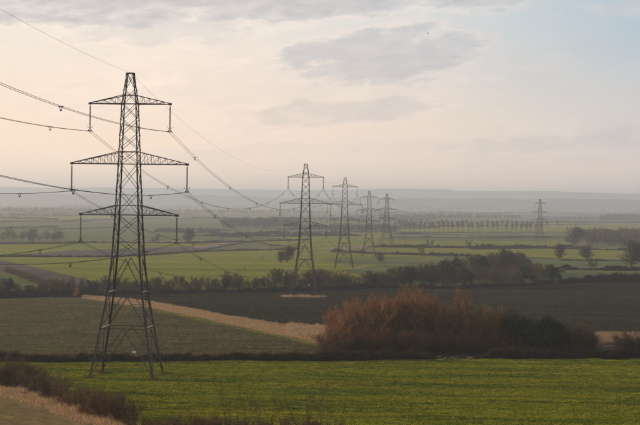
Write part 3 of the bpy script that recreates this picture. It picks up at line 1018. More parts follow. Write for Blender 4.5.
# ---- dry grass strips
X, Y = scatter_px(STRIP_T, STRIP_B, 60000, 31)
blades('dry_grass', X, Y, 0.5, 0.07, M['dryblade'], 'band of tall dry orange-brown grass between stubble and dark plough', 32, per=2, lean=0.55, clump=0.35)
X, Y = scatter_px([(288, 325.5), (330, 327.5), (352, 331)], [(288, 335), (330, 343), (352, 348)], 12000, 34)
blades('dry_grass', X, Y, 0.8, 0.08, M['reed'], 'paler patch of dry grass at the foot of the red thicket', 35, per=2, lean=0.4, clump=0.6)
X, Y = scatter_px([(595, 337), (640, 337)], [(595, 346), (640, 346)], 16000, 36)
blades('reeds', X, Y, 1.5, 0.07, M['reed'], 'small patch of pale reeds behind the low dark hedge', 37, per=2, lean=0.15, cat='reeds')
M['stub'] = mat_leafy('stubble_stalks', [(0.075, 0.058, 0.034), (0.15, 0.115, 0.062), (0.12, 0.118, 0.045), (0.24, 0.17, 0.10)], 0.9, 0.2, (0.03, 0.09, (0.62, 0.66, 0.7)))
M['clod'] = mat_leafy('soil_clods', [(0.022, 0.017, 0.012), (0.050, 0.040, 0.026), (0.075, 0.060, 0.036), (0.050, 0.050, 0.025)], 0.95, 0.0, (0.008, 0.10, (0.6, 0.6, 0.6)))
X, Y = scatter_px([(-30, 301.5), (0, 301), (60, 299), (95, 300), (155, 311), (220, 325), (290, 340), (345, 351)], [(-30, 360), (345, 358.5)], 120000, 131)
blades('stubble', X, Y, 0.22, 0.20, M['stub'], 'short brown and green stubble covering the field behind the low hedge', 132, per=1, lean=0.9, cat='stubble')
X, Y = scatter_px([(100, 296), (200, 294), (320, 292), (380, 289.5), (450, 290), (560, 285.5), (640, 284), (660, 284)],
                  [(100, 297), (155, 302), (220, 313.5), (282, 324), (345, 329), (500, 350), (640, 350), (660, 350)], 120000, 133)
blades('soil_clods', X, Y, 0.20, 0.34, M['clod'], 'dark clods strewn over the ploughed field', 134, per=1, lean=1.0, cat='soil')
P2c = at_depth(304, 296.5, 640.8)
rng = np.random.default_rng(8)
a = rng.random(9000) * 2 * PI
X = P2c.x + rng.uniform(-6.4, 6.4, 9000) + rng.normal(0, 0.8, 9000)
Y = P2c.y - 4.5 + rng.normal(0, 1.5, 9000) + 0.8 * np.sin(X * 0.7)
kp = rng.random(9000) < 0.25 + 0.75 * (np.sin(X * 0.9) * np.sin(X * 0.37 + Y * 0.8) > -0.2)
X, Y = X[kp], Y[kp]
blades('dry_grass', X, Y, 0.7, 0.09, M['dryblade'], 'island of dry straw-coloured grass under the pylon in the dark ploughed field', 38, per=2, lean=0.4, clump=0.5)

# ---- heap of stones in the hedge gap
rng = np.random.default_rng(4)
for i in range(16):
    px = 438 + rng.random() * 36
    g = G(px, 359.2 + rng.uniform(-0.8, 0.6))
    s = rng.uniform(0.2, 0.48)
    a = unit(rng.normal(size=(26, 3))) * rng.uniform(0.78, 1.0, (26, 1)) * s * np.array([[1.25, 0.9, 0.7]])
    import bmesh
    bm = bmesh.new()
    for q in a:
        bm.verts.new(q)
    bmesh.ops.convex_hull(bm, input=bm.verts)
    me = bpy.data.meshes.new('stone')
    bm.to_mesh(me)
    bm.free()
    me.materials.append(M['stone'])
    o = link('stone', me, None, (g.x, g.y, g.z + s * 0.30), rng.random() * 6)
    tag(o, 'pale rough stone lying in the gap of the dark hedge', 'stone', 'stones heaped in the hedge gap')

# ---- tree belt beyond the ploughed field
tdx, tdy = zip(*TREE_D)
rnd = random.Random(12)


def belt(px, py, h, kind):
    lab = {'belt_tree': ('bare brown tree in the long belt beyond the dark ploughed field', 'brown trees of the belt'),
           'belt_olive': ('olive-tinged bushy tree in the long belt beyond the dark ploughed field', 'olive trees of the belt'),
           'belt_evergreen': ('dark evergreen bush in the long belt beyond the dark ploughed field', 'evergreens of the belt')}[kind]
    nm = 'evergreen_bush' if kind == 'belt_evergreen' else 'belt_tree'
    place = next(t_ for (x_, t_) in ((58, 'by the farm track'), (100, 'by the orange shrub'), (175, 'behind the dry grass band'),
                                     (270, 'short of the round tree pair'), (318, 'behind the ploughed field pylon'),
                                     (375, 'below the tree belt pylon'), (440, 'in the low belt wood'), (535, 'in the high belt wood'),
                                     (999, 'beside the tall hedge')) if px < x_)
    size = 'low' if h < 5.2 else ('tall' if h > 8.5 else 'middling')
    what = {'belt_tree': 'bare brown tree', 'belt_olive': 'olive-tinged bushy tree', 'belt_evergreen': 'dark evergreen bush'}[kind]
    plant(kind, nm, G(px, py), h, '%s %s of the tree belt %s' % (size, what, place), 'tree', '%s %ss %s' % (size, what, place), wide=rnd.uniform(1.0, 1.35))


x = -14.0
while x < 385:
    by = float(np.interp(x, tdx, tdy))
    lowc = (0.62 if x < 84 else 0.80 if x < 230 else 0.95) * (1.25 if rnd.random() < 0.2 else 0.9)
    k = rnd.choices(['belt_tree', 'belt_olive', 'belt_evergreen'], [5, 3.5, 0.9])[0]
    belt(x, by - 0.6, rnd.uniform(5.5, 9.0) * lowc, k)
    if rnd.random() < 0.75:
        belt(x + rnd.uniform(-4, 4), by - rnd.uniform(2.0, 4.6), rnd.uniform(4.5, 8.5) * lowc, rnd.choice(['belt_tree', 'belt_olive', 'belt_tree']))
    x += rnd.uniform(5.5, 10.0)
# the wood on the right of the belt
tops = [(372, 276), (390, 268), (405, 264), (420, 262), (440, 259), (455, 257), (470, 256), (485, 254), (500, 250), (515, 252), (530, 258), (545, 262), (562, 267)]
ttx, tty = zip(*tops)
for row, (dy, m_) in enumerate(((0, 8), (4, 8), (8.5, 8.5), (13, 9))):
    x = 374 + row * 3
    while x < 562 - row * 4:
        by = float(np.interp(x, tdx, tdy)) - dy
        tp = float(np.interp(x, ttx, tty))
        p = G(x, by)
        full = (by - tp) / F * p.y
        h = min(full * rnd.uniform(0.78, 1.06), m_ * rnd.uniform(0.85, 1.15) if row < 2 else 99)
        if h > 2.5:
            k = rnd.choices(['belt_tree', 'belt_olive', 'belt_evergreen'], [5, 2.5, 3.0])[0]
            belt(x, by, h, k)
        x += rnd.uniform(8, 13)
plant('round_tree', 'broad_tree', G(503, 277), 15.0, 'tall open-crowned bare tree rising above the wood of the belt', 'tree', wide=0.8)
plant('round_tree', 'broad_tree', G(520, 276), 12.5, 'smaller open-crowned bare tree rising above the wood, beside a taller one', 'tree', wide=0.8)
hedge_px('hedge', [(556, 283), (600, 282.5), (640, 281.5), (720, 281)], 5.2, 4.8, 90, 0.13, 1.1, M['hedge_dark'],
         'tall dark hedge ending the tree belt beside the dark ploughed field', seed=41)
hedge_px('hedge', [(-120, 297), (0, 297), (60, 295.5), (110, 294.5)], 3.2, 4.0, 50, 0.12, 0.9, M['hedge_dark'],
         'dark hedge under the tree belt beside the stubble field', seed=42)
hedge_px('hedge', [(110, 294), (200, 293), (320, 290.5), (380, 288), (450, 288.6), (556, 284)], 2.6, 3.6, 50, 0.12, 0.9, M['hedge_dark'],
         'dark undergrowth hedge along the foot of the tree belt by the plough', seed=43)
hedge_px('hedge', [(6, 271), (30, 279.5), (56, 290)], 2.6, 3.4, 50, 0.12, 0.9, M['twig_brown'],
         'brown hedge running beside the yellow farm track', seed=44, rag=0.5)
plant('russet', 'russet_shrub', G(76.5, 296.8), 3.4, 'small bright orange shrub in front of the dark hedge', 'shrub', idx=0)

# ---- lone trees in the vale
plant('round_tree', 'lone_tree', G(188, 244.2), 16.0, 'lone round bare tree standing on a field edge beyond the big pylon', 'tree', wide=1.05, idx=0)
plant('belt_tree', 'bushy_tree', G(156, 243.5), 7.0, 'low bushy tree beside the lone round tree on the far field edge', 'tree', wide=1.6)
plant('round_tree', 'lone_tree', G(287, 263.5), 11.5, 'bare round tree of a pair beside the ploughed field pylon, larger one', 'tree', idx=1)
plant('round_tree', 'lone_tree', G(281, 263.5), 8.0, 'bare round tree of a pair beside the ploughed field pylon, smaller one', 'tree', idx=2)
plant('round_tree', 'lone_tree', G(560, 260.3), 13.0, 'bare field tree nearer the faint pylon, one of two on the field edge', 'tree', idx=2)
plant('round_tree', 'lone_tree', G(587.5, 261), 13.5, 'bare field tree farther from the faint pylon, one of two on the field edge', 'tree', idx=3)
plant('round_tree', 'lone_tree', G(631, 268.8), 17.5, 'large spreading bare tree in front of the distant right-hand wood', 'tree', wide=1.15, idx=0)
plant('round_tree', 'lone_tree', G(574, 247), 22.0, 'big broad dark tree behind the two field trees', 'tree', wide=1.2, idx=1)
plant('belt_tree', 'bushy_tree', G(382, 263), 7.5, 'small hazy bush standing on the field past the third pylon', 'tree', wide=1.3)
plant('belt_tree', 'bushy_tree', G(430, 247.6), 8.0, 'little rounded tree on the far hedge line', 'tree', 'little trees on the far hedge lines')
plant('belt_tree', 'bushy_tree', G(421, 255), 7.0, 'little rounded tree on the far hedge line', 'tree', 'little trees on the far hedge lines')
plant('belt_tree', 'bushy_tree', G(468, 247.6), 8.0, 'little rounded tree on the far hedge line', 'tree', 'little trees on the far hedge lines')
plant('belt_tree', 'bushy_tree', G(592, 269), 7.0, 'low bush on the dark line below the two field trees', 'tree')

# ---- avenue of trees in the distance
rnd2 = random.Random(3)
for row, (yb, x0, x1, st) in enumerate(((232.4, 396, 541, 4.7), (227.6, 398, 560, 4.9))):
    x = x0
    while x < x1:
        plant('avenue_tree', 'avenue_tree', G(x, yb + (x - 396) * 0.004), rnd2.uniform(15.0, 18.5) if row == 0 else rnd2.uniform(13.0, 17.0), 'slim hazy tree of the regular avenue across the vale', 'tree',
              'trees of the far avenue', wide=rnd2.uniform(0.85, 1.15))
        x += st * rnd2.uniform(0.88, 1.12) * (2.0 if rnd2.random() < 0.04 else 1)

# ---- far hedgerows and woods
FH = [([(-60, 256.8), (0, 256.8), (110, 257.4), (200, 251.6), (300, 249.2)], 1.6, 'thin dark hedge along the near edge of the bright wheat'),
      ([(-60, 243.8), (60, 243.8), (110, 242.6), (200, 243.2), (310, 240)], 2.0, 'dark hedge along the far edge of the bright wheat'),
      ([(372, 247.2), (420, 247.8), (480, 248.4), (560, 247.8), (575, 247.6)], 4.0, 'broken dark hedge between the two bright green strips'),
      ([(330, 252), (372, 254.2), (400, 255), (440, 256), (480, 256.4)], 3.4, 'dark hedge in front of the wide-legged pylon'),
      ([(538, 248.4), (580, 249.8), (640, 251)], 3.6, 'dark hedge at the foot of the faint pylon'),
      ([(560, 260.8), (600, 261.2), (660, 261.6)], 1.4, 'thin dark hedge under the two field trees'),
      ([(556, 269), (600, 270), (660, 270.8)], 2.6, 'dark hedge line under the large spreading tree'),
      ([(390, 237.8), (470, 238.3), (580, 238.4), (660, 238.5)], 2.6, 'long faint hedge in front of the far avenue'),
      ([(390, 233), (545, 232.6)], 1.8, 'low hedge at the foot of the far avenue trees'),
      ([(395, 222.6), (470, 222.8), (545, 223.4)], 4.0, 'dark hedge line behind the far avenue trees'),
      ([(0, 229.6), (60, 229.4), (130, 227.6)], 1.6, 'faint hedge across the dull hazy field'),
      ([(-40, 222.8), (60, 221.4), (140, 218.6), (230, 217.8)], 3.0, 'faint hedge below the pale distant field'),
      ([(205, 235), (310, 232.6), (392, 232)], 2.6, 'faint hedge beyond the straw strip'),
      ([(540, 222.6), (610, 222.8), (680, 222.8)], 4.0, 'faint dark hedge below the bare distant strip')]
for i, (pts, h, lab) in enumerate(FH):
    hedge_px('hedgerow', pts, h, h * 1.3, 7, 0.32, 1.1, M['hedge_dark'], lab, seed=50 + i, rag=0.8)


rg = random.Random(77)
for i in range(34):
    y = 204.5 + 34 * rg.random() ** 1.35
    x0 = rg.uniform(-60, 600)
    ln_ = rg.uniform(40, 190)
    if 205 < y < 238 and x0 < 560:
        sl = rg.uniform(-0.02, 0.03)
        hedge_px('hedgerow', [(x0, y), (x0 + ln_ * 0.5, y + sl * ln_ * 0.5 + rg.uniform(-0.3, 0.3)), (x0 + ln_, y + sl * ln_)], rg.uniform(2.5, 6), 6.0,
                 2.5 if y < 220 else 4, 0.6, 1.8, M['hedge_dark'], 'thin hazy hedge line between the fields of the far vale', group='hedge lines of the far vale', seed=300 + i, rag=1.2)


def wood(pts, depth_px, h, label, dens=0.0035, seed=1, mat='twig_grey', cap=900):
    """far wood that reads as one mass: bare crowns of thin faces on stems"""
    rng = np.random.default_rng(seed)
    tx, ty = zip(*pts)
    n0 = cap
    px = rng.uniform(tx[0], tx[-1], n0)
    py = np.interp(px, tx, ty) - rng.random(n0) * depth_px
    X, Y = ground_at(px, py)
    area = (X.max() - X.min()) * max(60.0, (Y.max() - Y.min()))
    n_ = int(min(n0, max(30, area * dens)))
    X, Y = X[:n_], Y[:n_]
    hs = h * rng.uniform(0.6, 1.15, n_)
    per = 90
    c = np.stack([X, Y, terr(X, Y)], 1)
    u = unit(rng.normal(size=(n_, per, 3))) * rng.random((n_, per, 1)) ** 0.4
    u = u * (hs[:, None, None] * np.array([0.36, 0.36, 0.38]))
    p0 = c[:, None, :] + u
    p0[:, :, 2] += hs[:, None] * 0.60
    d = unit(u / hs[:, None, None] * 2 + rng.normal(0, 0.6, u.shape) + np.array([0, 0, 0.3])) * (hs[:, None, None] * 0.15)
    p0 = p0.reshape(-1, 3)
    p1 = p0 + d.reshape(-1, 3)
    v, f = slivers(p0, p1, np.repeat(hs, per) * 0.075, rng)
    tv, tf = prisms(c - np.array([[0, 0, 0.3]]), c + np.stack([np.zeros(n_), np.zeros(n_), hs * 0.7], 1), hs * 0.022, hs * 0.012)
    me = mesh_np('wood', np.concatenate([v, tv]), np.concatenate([f, tf + len(v)]), M[mat])
    o = link('wood', me)
    tag(o, label, 'wood', None, 'stuff')
    return o


wood([(-30, 243), (10, 243), (60, 242.6)], 1.6, 12, 'blurred row of bare trees across the hazy field', 0.004, 61, cap=70)
wood([(222, 229.5), (262, 228.6), (300, 226.5)], 3.0, 15, 'grey distant wood beyond the straw strip', 0.004, 62, cap=260)
wood([(586, 247), (612, 246), (640, 246.5), (700, 246)], 6.0, 15, 'brown hazy wood behind the large spreading tree', 0.004, 63, 'twig_belt', 420)
wood([(330, 234), (360, 233.8), (396, 233.6)], 1.5, 13, 'faint trees behind the hazy pylons', 0.003, 64, cap=60)
wood([(380, 220), (440, 219.6), (520, 219.5)], 1.2, 14, 'faint dark wood line behind the far avenue', 0.002, 65, cap=220)
wood([(600, 221.8), (612, 221.6), (640, 221.5), (700, 221.5)], 3.4, 17, 'hazy blue wood beyond the bare distant strip', 0.003, 66, cap=300)
wood([(440, 211), (480, 210.6), (500, 210.8)], 0.8, 18, 'small faint wood on the far plain', 0.002, 67, cap=200)
for i, (x0, x1, y, hh) in enumerate(((-40, 130, 212, 14), (60, 260, 208.5, 15), (150, 330, 213.5, 13), (300, 420, 210.5, 14), (360, 470, 214.5, 12), (470, 640, 214.8, 12),
                                     (500, 700, 210, 16), (380, 560, 206.6, 16), (-60, 180, 204, 16), (560, 700, 207.6, 18), (200, 380, 206, 16), (-60, 70, 217, 10), (540, 610, 219.5, 9))):
    wood([(x0, y), ((x0 + x1) / 2, y + 0.2), (x1, y + 0.5)], 0.5, hh, 'thin hazy line of trees far across the vale', 0.0012, 80 + i, cap=260)

# ---- a barn far off by the wood, a marker post, a bird
g = G(603, 238)
b = link('barn', None, None, g, R(12))
tag(b, 'small grey-roofed barn half hidden beside the hazy wood', 'barn')
mb = MB(); mb.box((0, 0, 1.7), (22, 9, 3.8)); mb.build('wall', M['barn_wall'], b)
mb = MB()
mb.add([(-11.4, -4.9, 3.4), (11.4, -4.9, 3.4), (11.4, 4.9, 3.4), (-11.4, 4.9, 3.4), (-11.4, 0, 6.2), (11.4, 0, 6.2)],
       [(0, 1, 5, 4), (2, 3, 4, 5), (0, 4, 3), (1, 2, 5), (0, 3, 2, 1)])
mb.build('roof', M['barn_roof'], b)
mb = MB(); mb.box((2.5, -4.6, 1.5), (3.4, 0.12, 2.9)); mb.build('door', M['barn_roof'], b)
g = G(276.5, 326.2)
p = link('marker_post', None, None, g)
tag(p, 'short pale wooden marker post at the edge of the dry grass band', 'post')
mb = MB(); mb.tube([(0, 0, -0.2), (0.02, 0, 1.25), (0.02, 0, 1.35)], [0.09, 0.08, 0.02], 6); mb.build('post', M['wood'], p)
mb = MB(); mb.box((0.02, -0.11, 1.05), (0.5, 0.04, 0.3)); mb.build('plate', M['wood'], p)

# ------------------------------------------------------------------ pylons
WH = [0, 8.2, 14.0, 19.6, 26.7, 35.1, 45.0, 50.0]
WW = [10.6, 7.7, 5.9, 4.8, 4.0, 3.25, 2.45, 1.15]
ARMS = [(45.0, 46.4, 6.65), (35.1, 37.1, 9.6), (26.7, 28.3, 8.0)]     # lower chord, upper chord, half length
STRING = 4.4
TIERS = ['top', 'middle', 'bottom']


def wid(z, k=1.0):
    kk = 1 + (k - 1) * max(0.0, 1 - z / 30.0)
    return float(np.interp(z, WH, WW)) * kk


CORN4 = [(-1, -1), (1, -1), (1, 1), (-1, 1)]


def corner(i, z, k=1.0, inset=0.0):
    h = wid(z, k) / 2 - inset
    return Vector((CORN4[i % 4][0] * h, CORN4[i % 4][1] * h, z))


XP = [19.6, 23.1, 26.7, 30.8, 35.1, 37.5, 40.0, 42.5, 45.0, 47.4, 50.0]
HZ = [8.2, 14.0, 26.7, 28.3, 35.1, 37.1, 45.0, 46.4, 50.0]


def members(k=1.0):
    """every bracing bar of the body: (a, b, width)"""
    out_ = []
    for f in range(4):
        n = Vector(((0, -1, 0), (1, 0, 0), (0, 1, 0), (-1, 0, 0))[f])
        for z in HZ:
            out_.append((corner(f, z, k), corner(f + 1, z, k), 0.16 if z < 20 else 0.11))
        for z0, z1 in zip(XP[:-1], XP[1:]):
            e = n * 0.06
            out_.append((corner(f, z0, k) + e, corner(f + 1, z1, k) + e, 0.082))
            out_.append((corner(f + 1, z0, k) - e, corner(f, z1, k) - e, 0.082))
        for z0, z1 in ((0.6, 8.2), (8.2, 14.0), (14.0, 19.6)):
            mid = (corner(f, z1, k) + corner(f + 1, z1, k)) / 2
            for c in (f, f + 1):
                a = corner(c, z0, k)
                out_.append((a, mid, 0.13))
                # redundant struts between the leg and the diagonal
                fr = (0.35, 0.68) if z0 < 10 else (0.5,)
                for t in fr:
                    z = z0 + (z1 - z0) * t
                    dp = a.lerp(mid, t)
                    out_.append((corner(c, z, k), dp, 0.08))
                    if z0 < 10 and t < 0.5:
                        z2 = z0 + (z1 - z0) * 0.68
                        out_.append((corner(c, z2, k), dp, 0.07))
    return out_


def leg_mb(i, k=1.0, up_to=50.0):
    mb = MB()
    zs = [-0.7] + [z for z in WH if 0 < z < up_to] + [up_to]
    sx, sy = CORN4[i]
    for a, b in zip(zs[:-1], zs[1:]):
        p = corner(i, max(a, 0), k)
        q = corner(i, b, k)
        if a < 0:
            p = p + (p - corner(i, 8.2, k)) * (0.7 / 8.2)
        s = 0.26 if b < 27 else (0.20 if b < 36 else 0.145)
        # angle section: two flat plates meeting at the corner
        mb.bar(p - Vector((sx * s / 2, 0, 0)), q - Vector((sx * s / 2, 0, 0)), s, 0.05, up=(0, 1, 0))
        mb.bar(p - Vector((0, sy * s / 2 + 0.03 * sy, 0)), q - Vector((0, sy * s / 2 + 0.03 * sy, 0)), s, 0.05, up=(1, 0, 0))
    return mb


def arm_mb(side, zl, zu, half, k=1.0, thick=1.0):
    mb = MB()
    tip = Vector((side * half, 0, zl))
    wl, wu = wid(zl, k) / 2, wid(zu, k) / 2
    n = max(4, int(round((half - wl) / 1.15)))
    for sy in (-1, 1):
        a = Vector((side * wl, sy * wl, zl))
        b = Vector((side * wu, sy * wu, zu))
        tl = tip + Vector((0, sy * 0.11, 0))
        tu = tip + Vector((0, sy * 0.11, 0.14))
        mb.bar(a, tl, 0.165 * thick)
        mb.bar(b, tu, 0.12 * thick)
        prev = None
        for j in range(1, n):
            t = j / n
            lo, hi = a.lerp(tl, t), b.lerp(tu, t)
            mb.bar(lo, hi, 0.06 * thick)
            mb.bar(a.lerp(tl, (j - 1) / n), hi, 0.06 * thick)
    for j in range(1, n):
        t = j / n
        l0 = Vector((side * wl, -wl, zl)).lerp(tip, t)
        l1 = Vector((side * wl, wl, zl)).lerp(tip, t)
        m0 = Vector((side * wl, -wl, zl)).lerp(tip, (j - 1) / n)
        mb.bar(l0, l1, 0.07 * thick)
        mb.bar(m0, l1, 0.06 * thick)
    mb.box((tip.x, 0, zl + 0.02), (0.5, 0.42, 0.36))
    return mb


def insulator_mesh(length=STRING, n=9, discs=26):
    """string of cap-and-pin discs hanging from the origin, turned round the z axis"""
    pr = [(0.03, 0.0), (0.03, -0.25)]
    for d in range(discs):
        z = -0.25 - d * (length - 0.8) / discs
        st = (length - 0.8) / discs
        pr += [(0.06, z), (0.155, z - st * 0.35), (0.14, z - st * 0.6), (0.05, z - st * 0.75)]
    pr += [(0.03, -length + 0.5), (0.03, -length + 0.1)]
    v = [(r * math.cos(2 * PI * k / n), r * math.sin(2 * PI * k / n), z) for (r, z) in pr for k in range(n)]
    f = [(i * n + k, i * n + (k + 1) % n, (i + 1) * n + (k + 1) % n, (i + 1) * n + k) for i in range(len(pr) - 1) for k in range(n)]
    me = bpy.data.meshes.new('insulator_string')
    me.from_pydata(v, [], f)
    me.materials.append(M['glass'])
    return me


def yoke_mesh():
    """yoke plate with two clamps, arcing horn and armour rods round the twin conductor"""
    mb = MB()
    L0 = -STRING
    mb.bar((0, 0, L0 + 0.45), (-0.26, 0, L0 + 0.12), 0.08)
    mb.bar((0, 0, L0 + 0.45), (0.26, 0, L0 + 0.12), 0.08)
    mb.bar((-0.34, 0, L0 + 0.12), (0.34, 0, L0 + 0.12), 0.09)
    for s in (-1, 1):
        mb.bar((s * 0.24, 0, L0 + 0.12), (s * 0.24, 0, L0 - 0.02), 0.09)
        mb.bar((s * 0.24, -0.7, L0 - 0.02), (s * 0.24, 0.7, L0 - 0.02), 0.085)
        mb.tube([(s * 0.05, 0, L0 + 0.5), (s * 0.34, 0.1, L0 + 0.62), (s * 0.48, 0.12, L0 + 0.82)], 0.035, 5)
        for y in (-1.3, 1.3):
            mb.bar((s * 0.24, y - 0.2, L0 - 0.1), (s * 0.24, y + 0.2, L0 - 0.1), 0.07)
    return mb.mesh('yoke', M['steel'])


ins_me, yoke_me = insulator_mesh(), yoke_mesh()


def footing_mesh():
    mb = MB()
    v = []
    for (r, z) in ((0.5, -0.6), (0.48, 0.2), (0.3, 0.4)):
        v += [(r * math.cos(2 * PI * k / 8 + PI / 8), r * math.sin(2 * PI * k / 8 + PI / 8), z) for k in range(8)]
    f = [(i * 8 + k, i * 8 + (k + 1) % 8, (i + 1) * 8 + (k + 1) % 8, (i + 1) * 8 + k) for i in range(2) for k in range(8)]
    f += [tuple(range(16, 24)), tuple(range(8))[::-1]]
    mb.add(v, f)
    return mb.mesh('footing', M['concrete'])


foot_me = footing_mesh()


def hang(parent, side, zl, half):
    link('insulator_string', ins_me, parent, (side * half, 0, zl - 0.12))
    link('yoke', yoke_me, parent, (side * half, 0, zl - 0.12))


def pylon_full():
    e = link('electricity_pylon', None)
    for i in range(4):
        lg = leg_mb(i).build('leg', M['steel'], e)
        c = corner(i, 0)
        link('footing', foot_me, lg, (c.x, c.y, -0.25))
        mb = MB()            # step bolts up the leg
        sx, sy = CORN4[i]
        for j in range(42):
            p = corner(i, 3.5 + j * 1.1)
            d = Vector((sx, 0, 0)) if j % 2 else Vector((0, sy, 0))
            mb.bar(p, p + d * 0.17, 0.03)
        mb.build('step_bolts', M['steel'], lg)
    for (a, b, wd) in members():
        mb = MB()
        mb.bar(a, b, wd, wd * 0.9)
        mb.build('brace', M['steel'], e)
    for (zl, zu, half) in ARMS:
        for s in (-1, 1):
            ar = arm_mb(s, zl, zu, half).build('crossarm', M['steel'], e)
            hang(ar, s, zl, half)
    # added pale bars along the side-face horizontals, sunlight painted into their colour
    for z in (8.2, 14.0):
        h = wid(z) / 2
        for s in (-1, 1):
            mb = MB()
            mb.bar((s * (h - 0.25), -h, z + 0.13), (s * (h - 0.25), h, z + 0.13), 0.34, 0.06)
            mb.build('sunlit_bar', M['steel_sunlit'], e)
    # barbed guard round each leg
    for i in range(4):
        mb = MB()
        for z in (3.0, 3.25, 3.5):
            c = corner(i, z)
            pts = [(c.x + 0.75 * math.cos(t), c.y + 0.75 * math.sin(t), z) for t in np.linspace(0, 2 * PI, 13)]
            mb.tube(pts, 0.02, 4)
        c = corner(i, 3.25)
        for t in range(4):
            d = Vector((math.cos(t * PI / 2 + 0.4), math.sin(t * PI / 2 + 0.4), 0)) * 0.75
            mb.bar(c, c + d + Vector((0, 0, 0.25)), 0.035)
        mb.build('climbing_guard', M['steel'], e)
    pz = 4.55
    h = wid(pz) / 2
    mb = MB(); mb.bar((-h, -h - 0.05, pz), (h, -h - 0.05, pz), 0.07); mb.build('sign_rail', M['steel'], e)
    mb = MB(); mb.box((2.05, -h - 0.13, pz), (0.6, 0.05, 0.34)); mb.build('warning_plate', M['plate'], e)
    mb = MB(); mb.box((0, 0, 50.05), (1.3, 1.3, 0.12)); mb.build('peak_cap', M['steel'], e)
    return e


def pylon_far(k=1.0, tension=False, thick=1.5):
    e = link('electricity_pylon', None)
    for i in range(4):
        leg_mb(i, k).build('leg', M['steel'], e)
    mb = MB()
    for (a, b, wd) in members(k):
        mb.bar(a, b, wd * thick * (1.0 if wd > 0.0815 else 0.7))
    mb.build('lattice_bracing', M['steel'], e)
    for (zl, zu, half) in ARMS:
        for s in (-1, 1):
            ar = arm_mb(s, zl, zu, half, k, 1.25).build('crossarm', M['steel'], e)
            if not tension:
                hang(ar, s, zl, half)
            else:
                for d in (-1, 1):
                    mb = MB()
                    mb.tube([(s * half, d * 0.2, zl - 0.1), (s * half, d * 4.2, zl - 0.5)], 0.14, 6)
                    mb.build('insulator_string', M['glass'], ar)
                mb = MB()
                mb.tube([(s * half, y, zl - 0.5 - 2.4 * (1 - (y / 4.2) ** 2)) for y in np.linspace(-4.2, 4.2, 9)], 0.05, 5)
                mb.build('jumper_loop', M['cable'], ar)
    mb = MB(); mb.box((0, 0, 50.05), (1.3, 1.3, 0.12)); mb.build('peak_cap', M['steel'], e)
    return e


P = [None] * 8
P[1] = at_depth(126.8, 376.5, 279.7)
P[2] = at_depth(304.3, 296.5, 640.8)
P[3] = at_depth(344.0, 268.0, 933.0)
P[4] = at_depth(368.6, 257.0, 1286.0)
P[5] = at_depth(386.4, 246.6, 1600.0)
P[6] = at_depth(539.6, 243.5, 1908.0)
d12 = (P[2] - P[1]); d12.z = 0; d12.normalize()
q = P[1] - d12 * 361
P[0] = Vector((q.x, q.y, float(terr(q.x, q.y))))
d56 = (P[6] - P[5]); d56.z = 0; d56.normalize()
q = P[6] + d56 * 350
P[7] = Vector((q.x, q.y, float(terr(q.x, q.y))))

heads = []
for i in range(8):
    a = P[max(i - 1, 0)]
    b = P[min(i + 1, 7)]
    d1 = (P[i] - a).normalized() if i else Vector((0, 0, 0))
    d2 = (b - P[i]).normalized() if i < 7 else Vector((0, 0, 0))
    d = d1 + d2
    heads.append(math.atan2(-d.x, d.y))

PLAB = ['dark lattice electricity pylon on the hill crest above the scarp',
        'tall dark lattice electricity pylon, the biggest, standing in the green pasture before the hedge',
        'lattice electricity pylon standing on a strip of dry grass in the dark ploughed field',
        'lattice electricity pylon rising just behind the tree belt, right of the ploughed field pylon',
        'hazy lattice pylon between the tree belt pylon and the wide-legged corner pylon',
        'hazy wide-legged lattice pylon where the power line turns a corner',
        'faint lattice pylon standing apart beside the far avenue of trees',
        'faint lattice pylon at the far end of the power line past the avenue']
full = pylon_full()
made = {1: full}
for i in (0, 2, 3):
    made[i] = copy_tree(full)
made[4] = pylon_far(1.0)
for i in (6, 7):
    made[i] = copy_tree(made[4])
made[5] = pylon_far(1.3, True)
for i, o in made.items():
    o.location = P[i]
    o.rotation_euler = (0, 0, heads[i])
    tag(o, PLAB[i], 'pylon', 'electricity pylons of one power line')


rgf = np.random.default_rng(91)
fx, fy = [], []
for i in range(4):
    c = P[1] + Matrix.Rotation(heads[1], 3, 'Z') @ corner(i, 0)
    fx.append(c.x + rgf.normal(0, 0.5, 170)); fy.append(c.y + rgf.normal(0, 0.5, 170))
blades('dry_grass', np.concatenate(fx), np.concatenate(fy), 0.5, 0.05, M['under'], 'tufts of brown uncut grass round the feet of the biggest pylon', 92, per=2, lean=0.5)


# ------------------------------------------------------------------ cables
def attach(i, tier, side, nxt=None):
    zl, zu, half = ARMS[tier]
    rot = Matrix.Rotation(heads[i], 3, 'Z')
    if i == 5:
        d = -4.2 if nxt == 4 else 4.2
        return P[i] + rot @ Vector((side * half, d, zl - 0.5))
    return P[i] + rot @ Vector((side * half, 0, zl - 0.12 - STRING))


SPAN_NAMES = ['coming to the biggest pylon from the hilltop', 'from biggest pylon to ploughed field pylon',
              'from ploughed field pylon to tree belt pylon', 'from tree belt pylon to next hazy pylon',
              'from hazy pylon to wide-legged pylon', 'from wide-legged pylon to faint pylon apart',
              'running on from the faint pylon apart']


def sag_pts(a, b, n, sag):
    return [a.lerp(b, t) - Vector((0, 0, 4 * sag * t * (1 - t))) for t in np.linspace(0, 1, n)]


sp_mb = MB()
sp_mb.bar((-0.24, 0, 0), (0.24, 0, 0), 0.07)
for s in (-1, 1):
    sp_mb.bar((s * 0.24, -0.16, 0), (s * 0.24, 0.16, 0), 0.11)
    sp_mb.bar((s * 0.18, 0, 0), (s * 0.05, 0, -0.42), 0.06)
sp_mb.box((0, 0, -0.46), (0.22, 0.12, 0.14))
spacer_me = sp_mb.mesh('spacer', M['steel'])

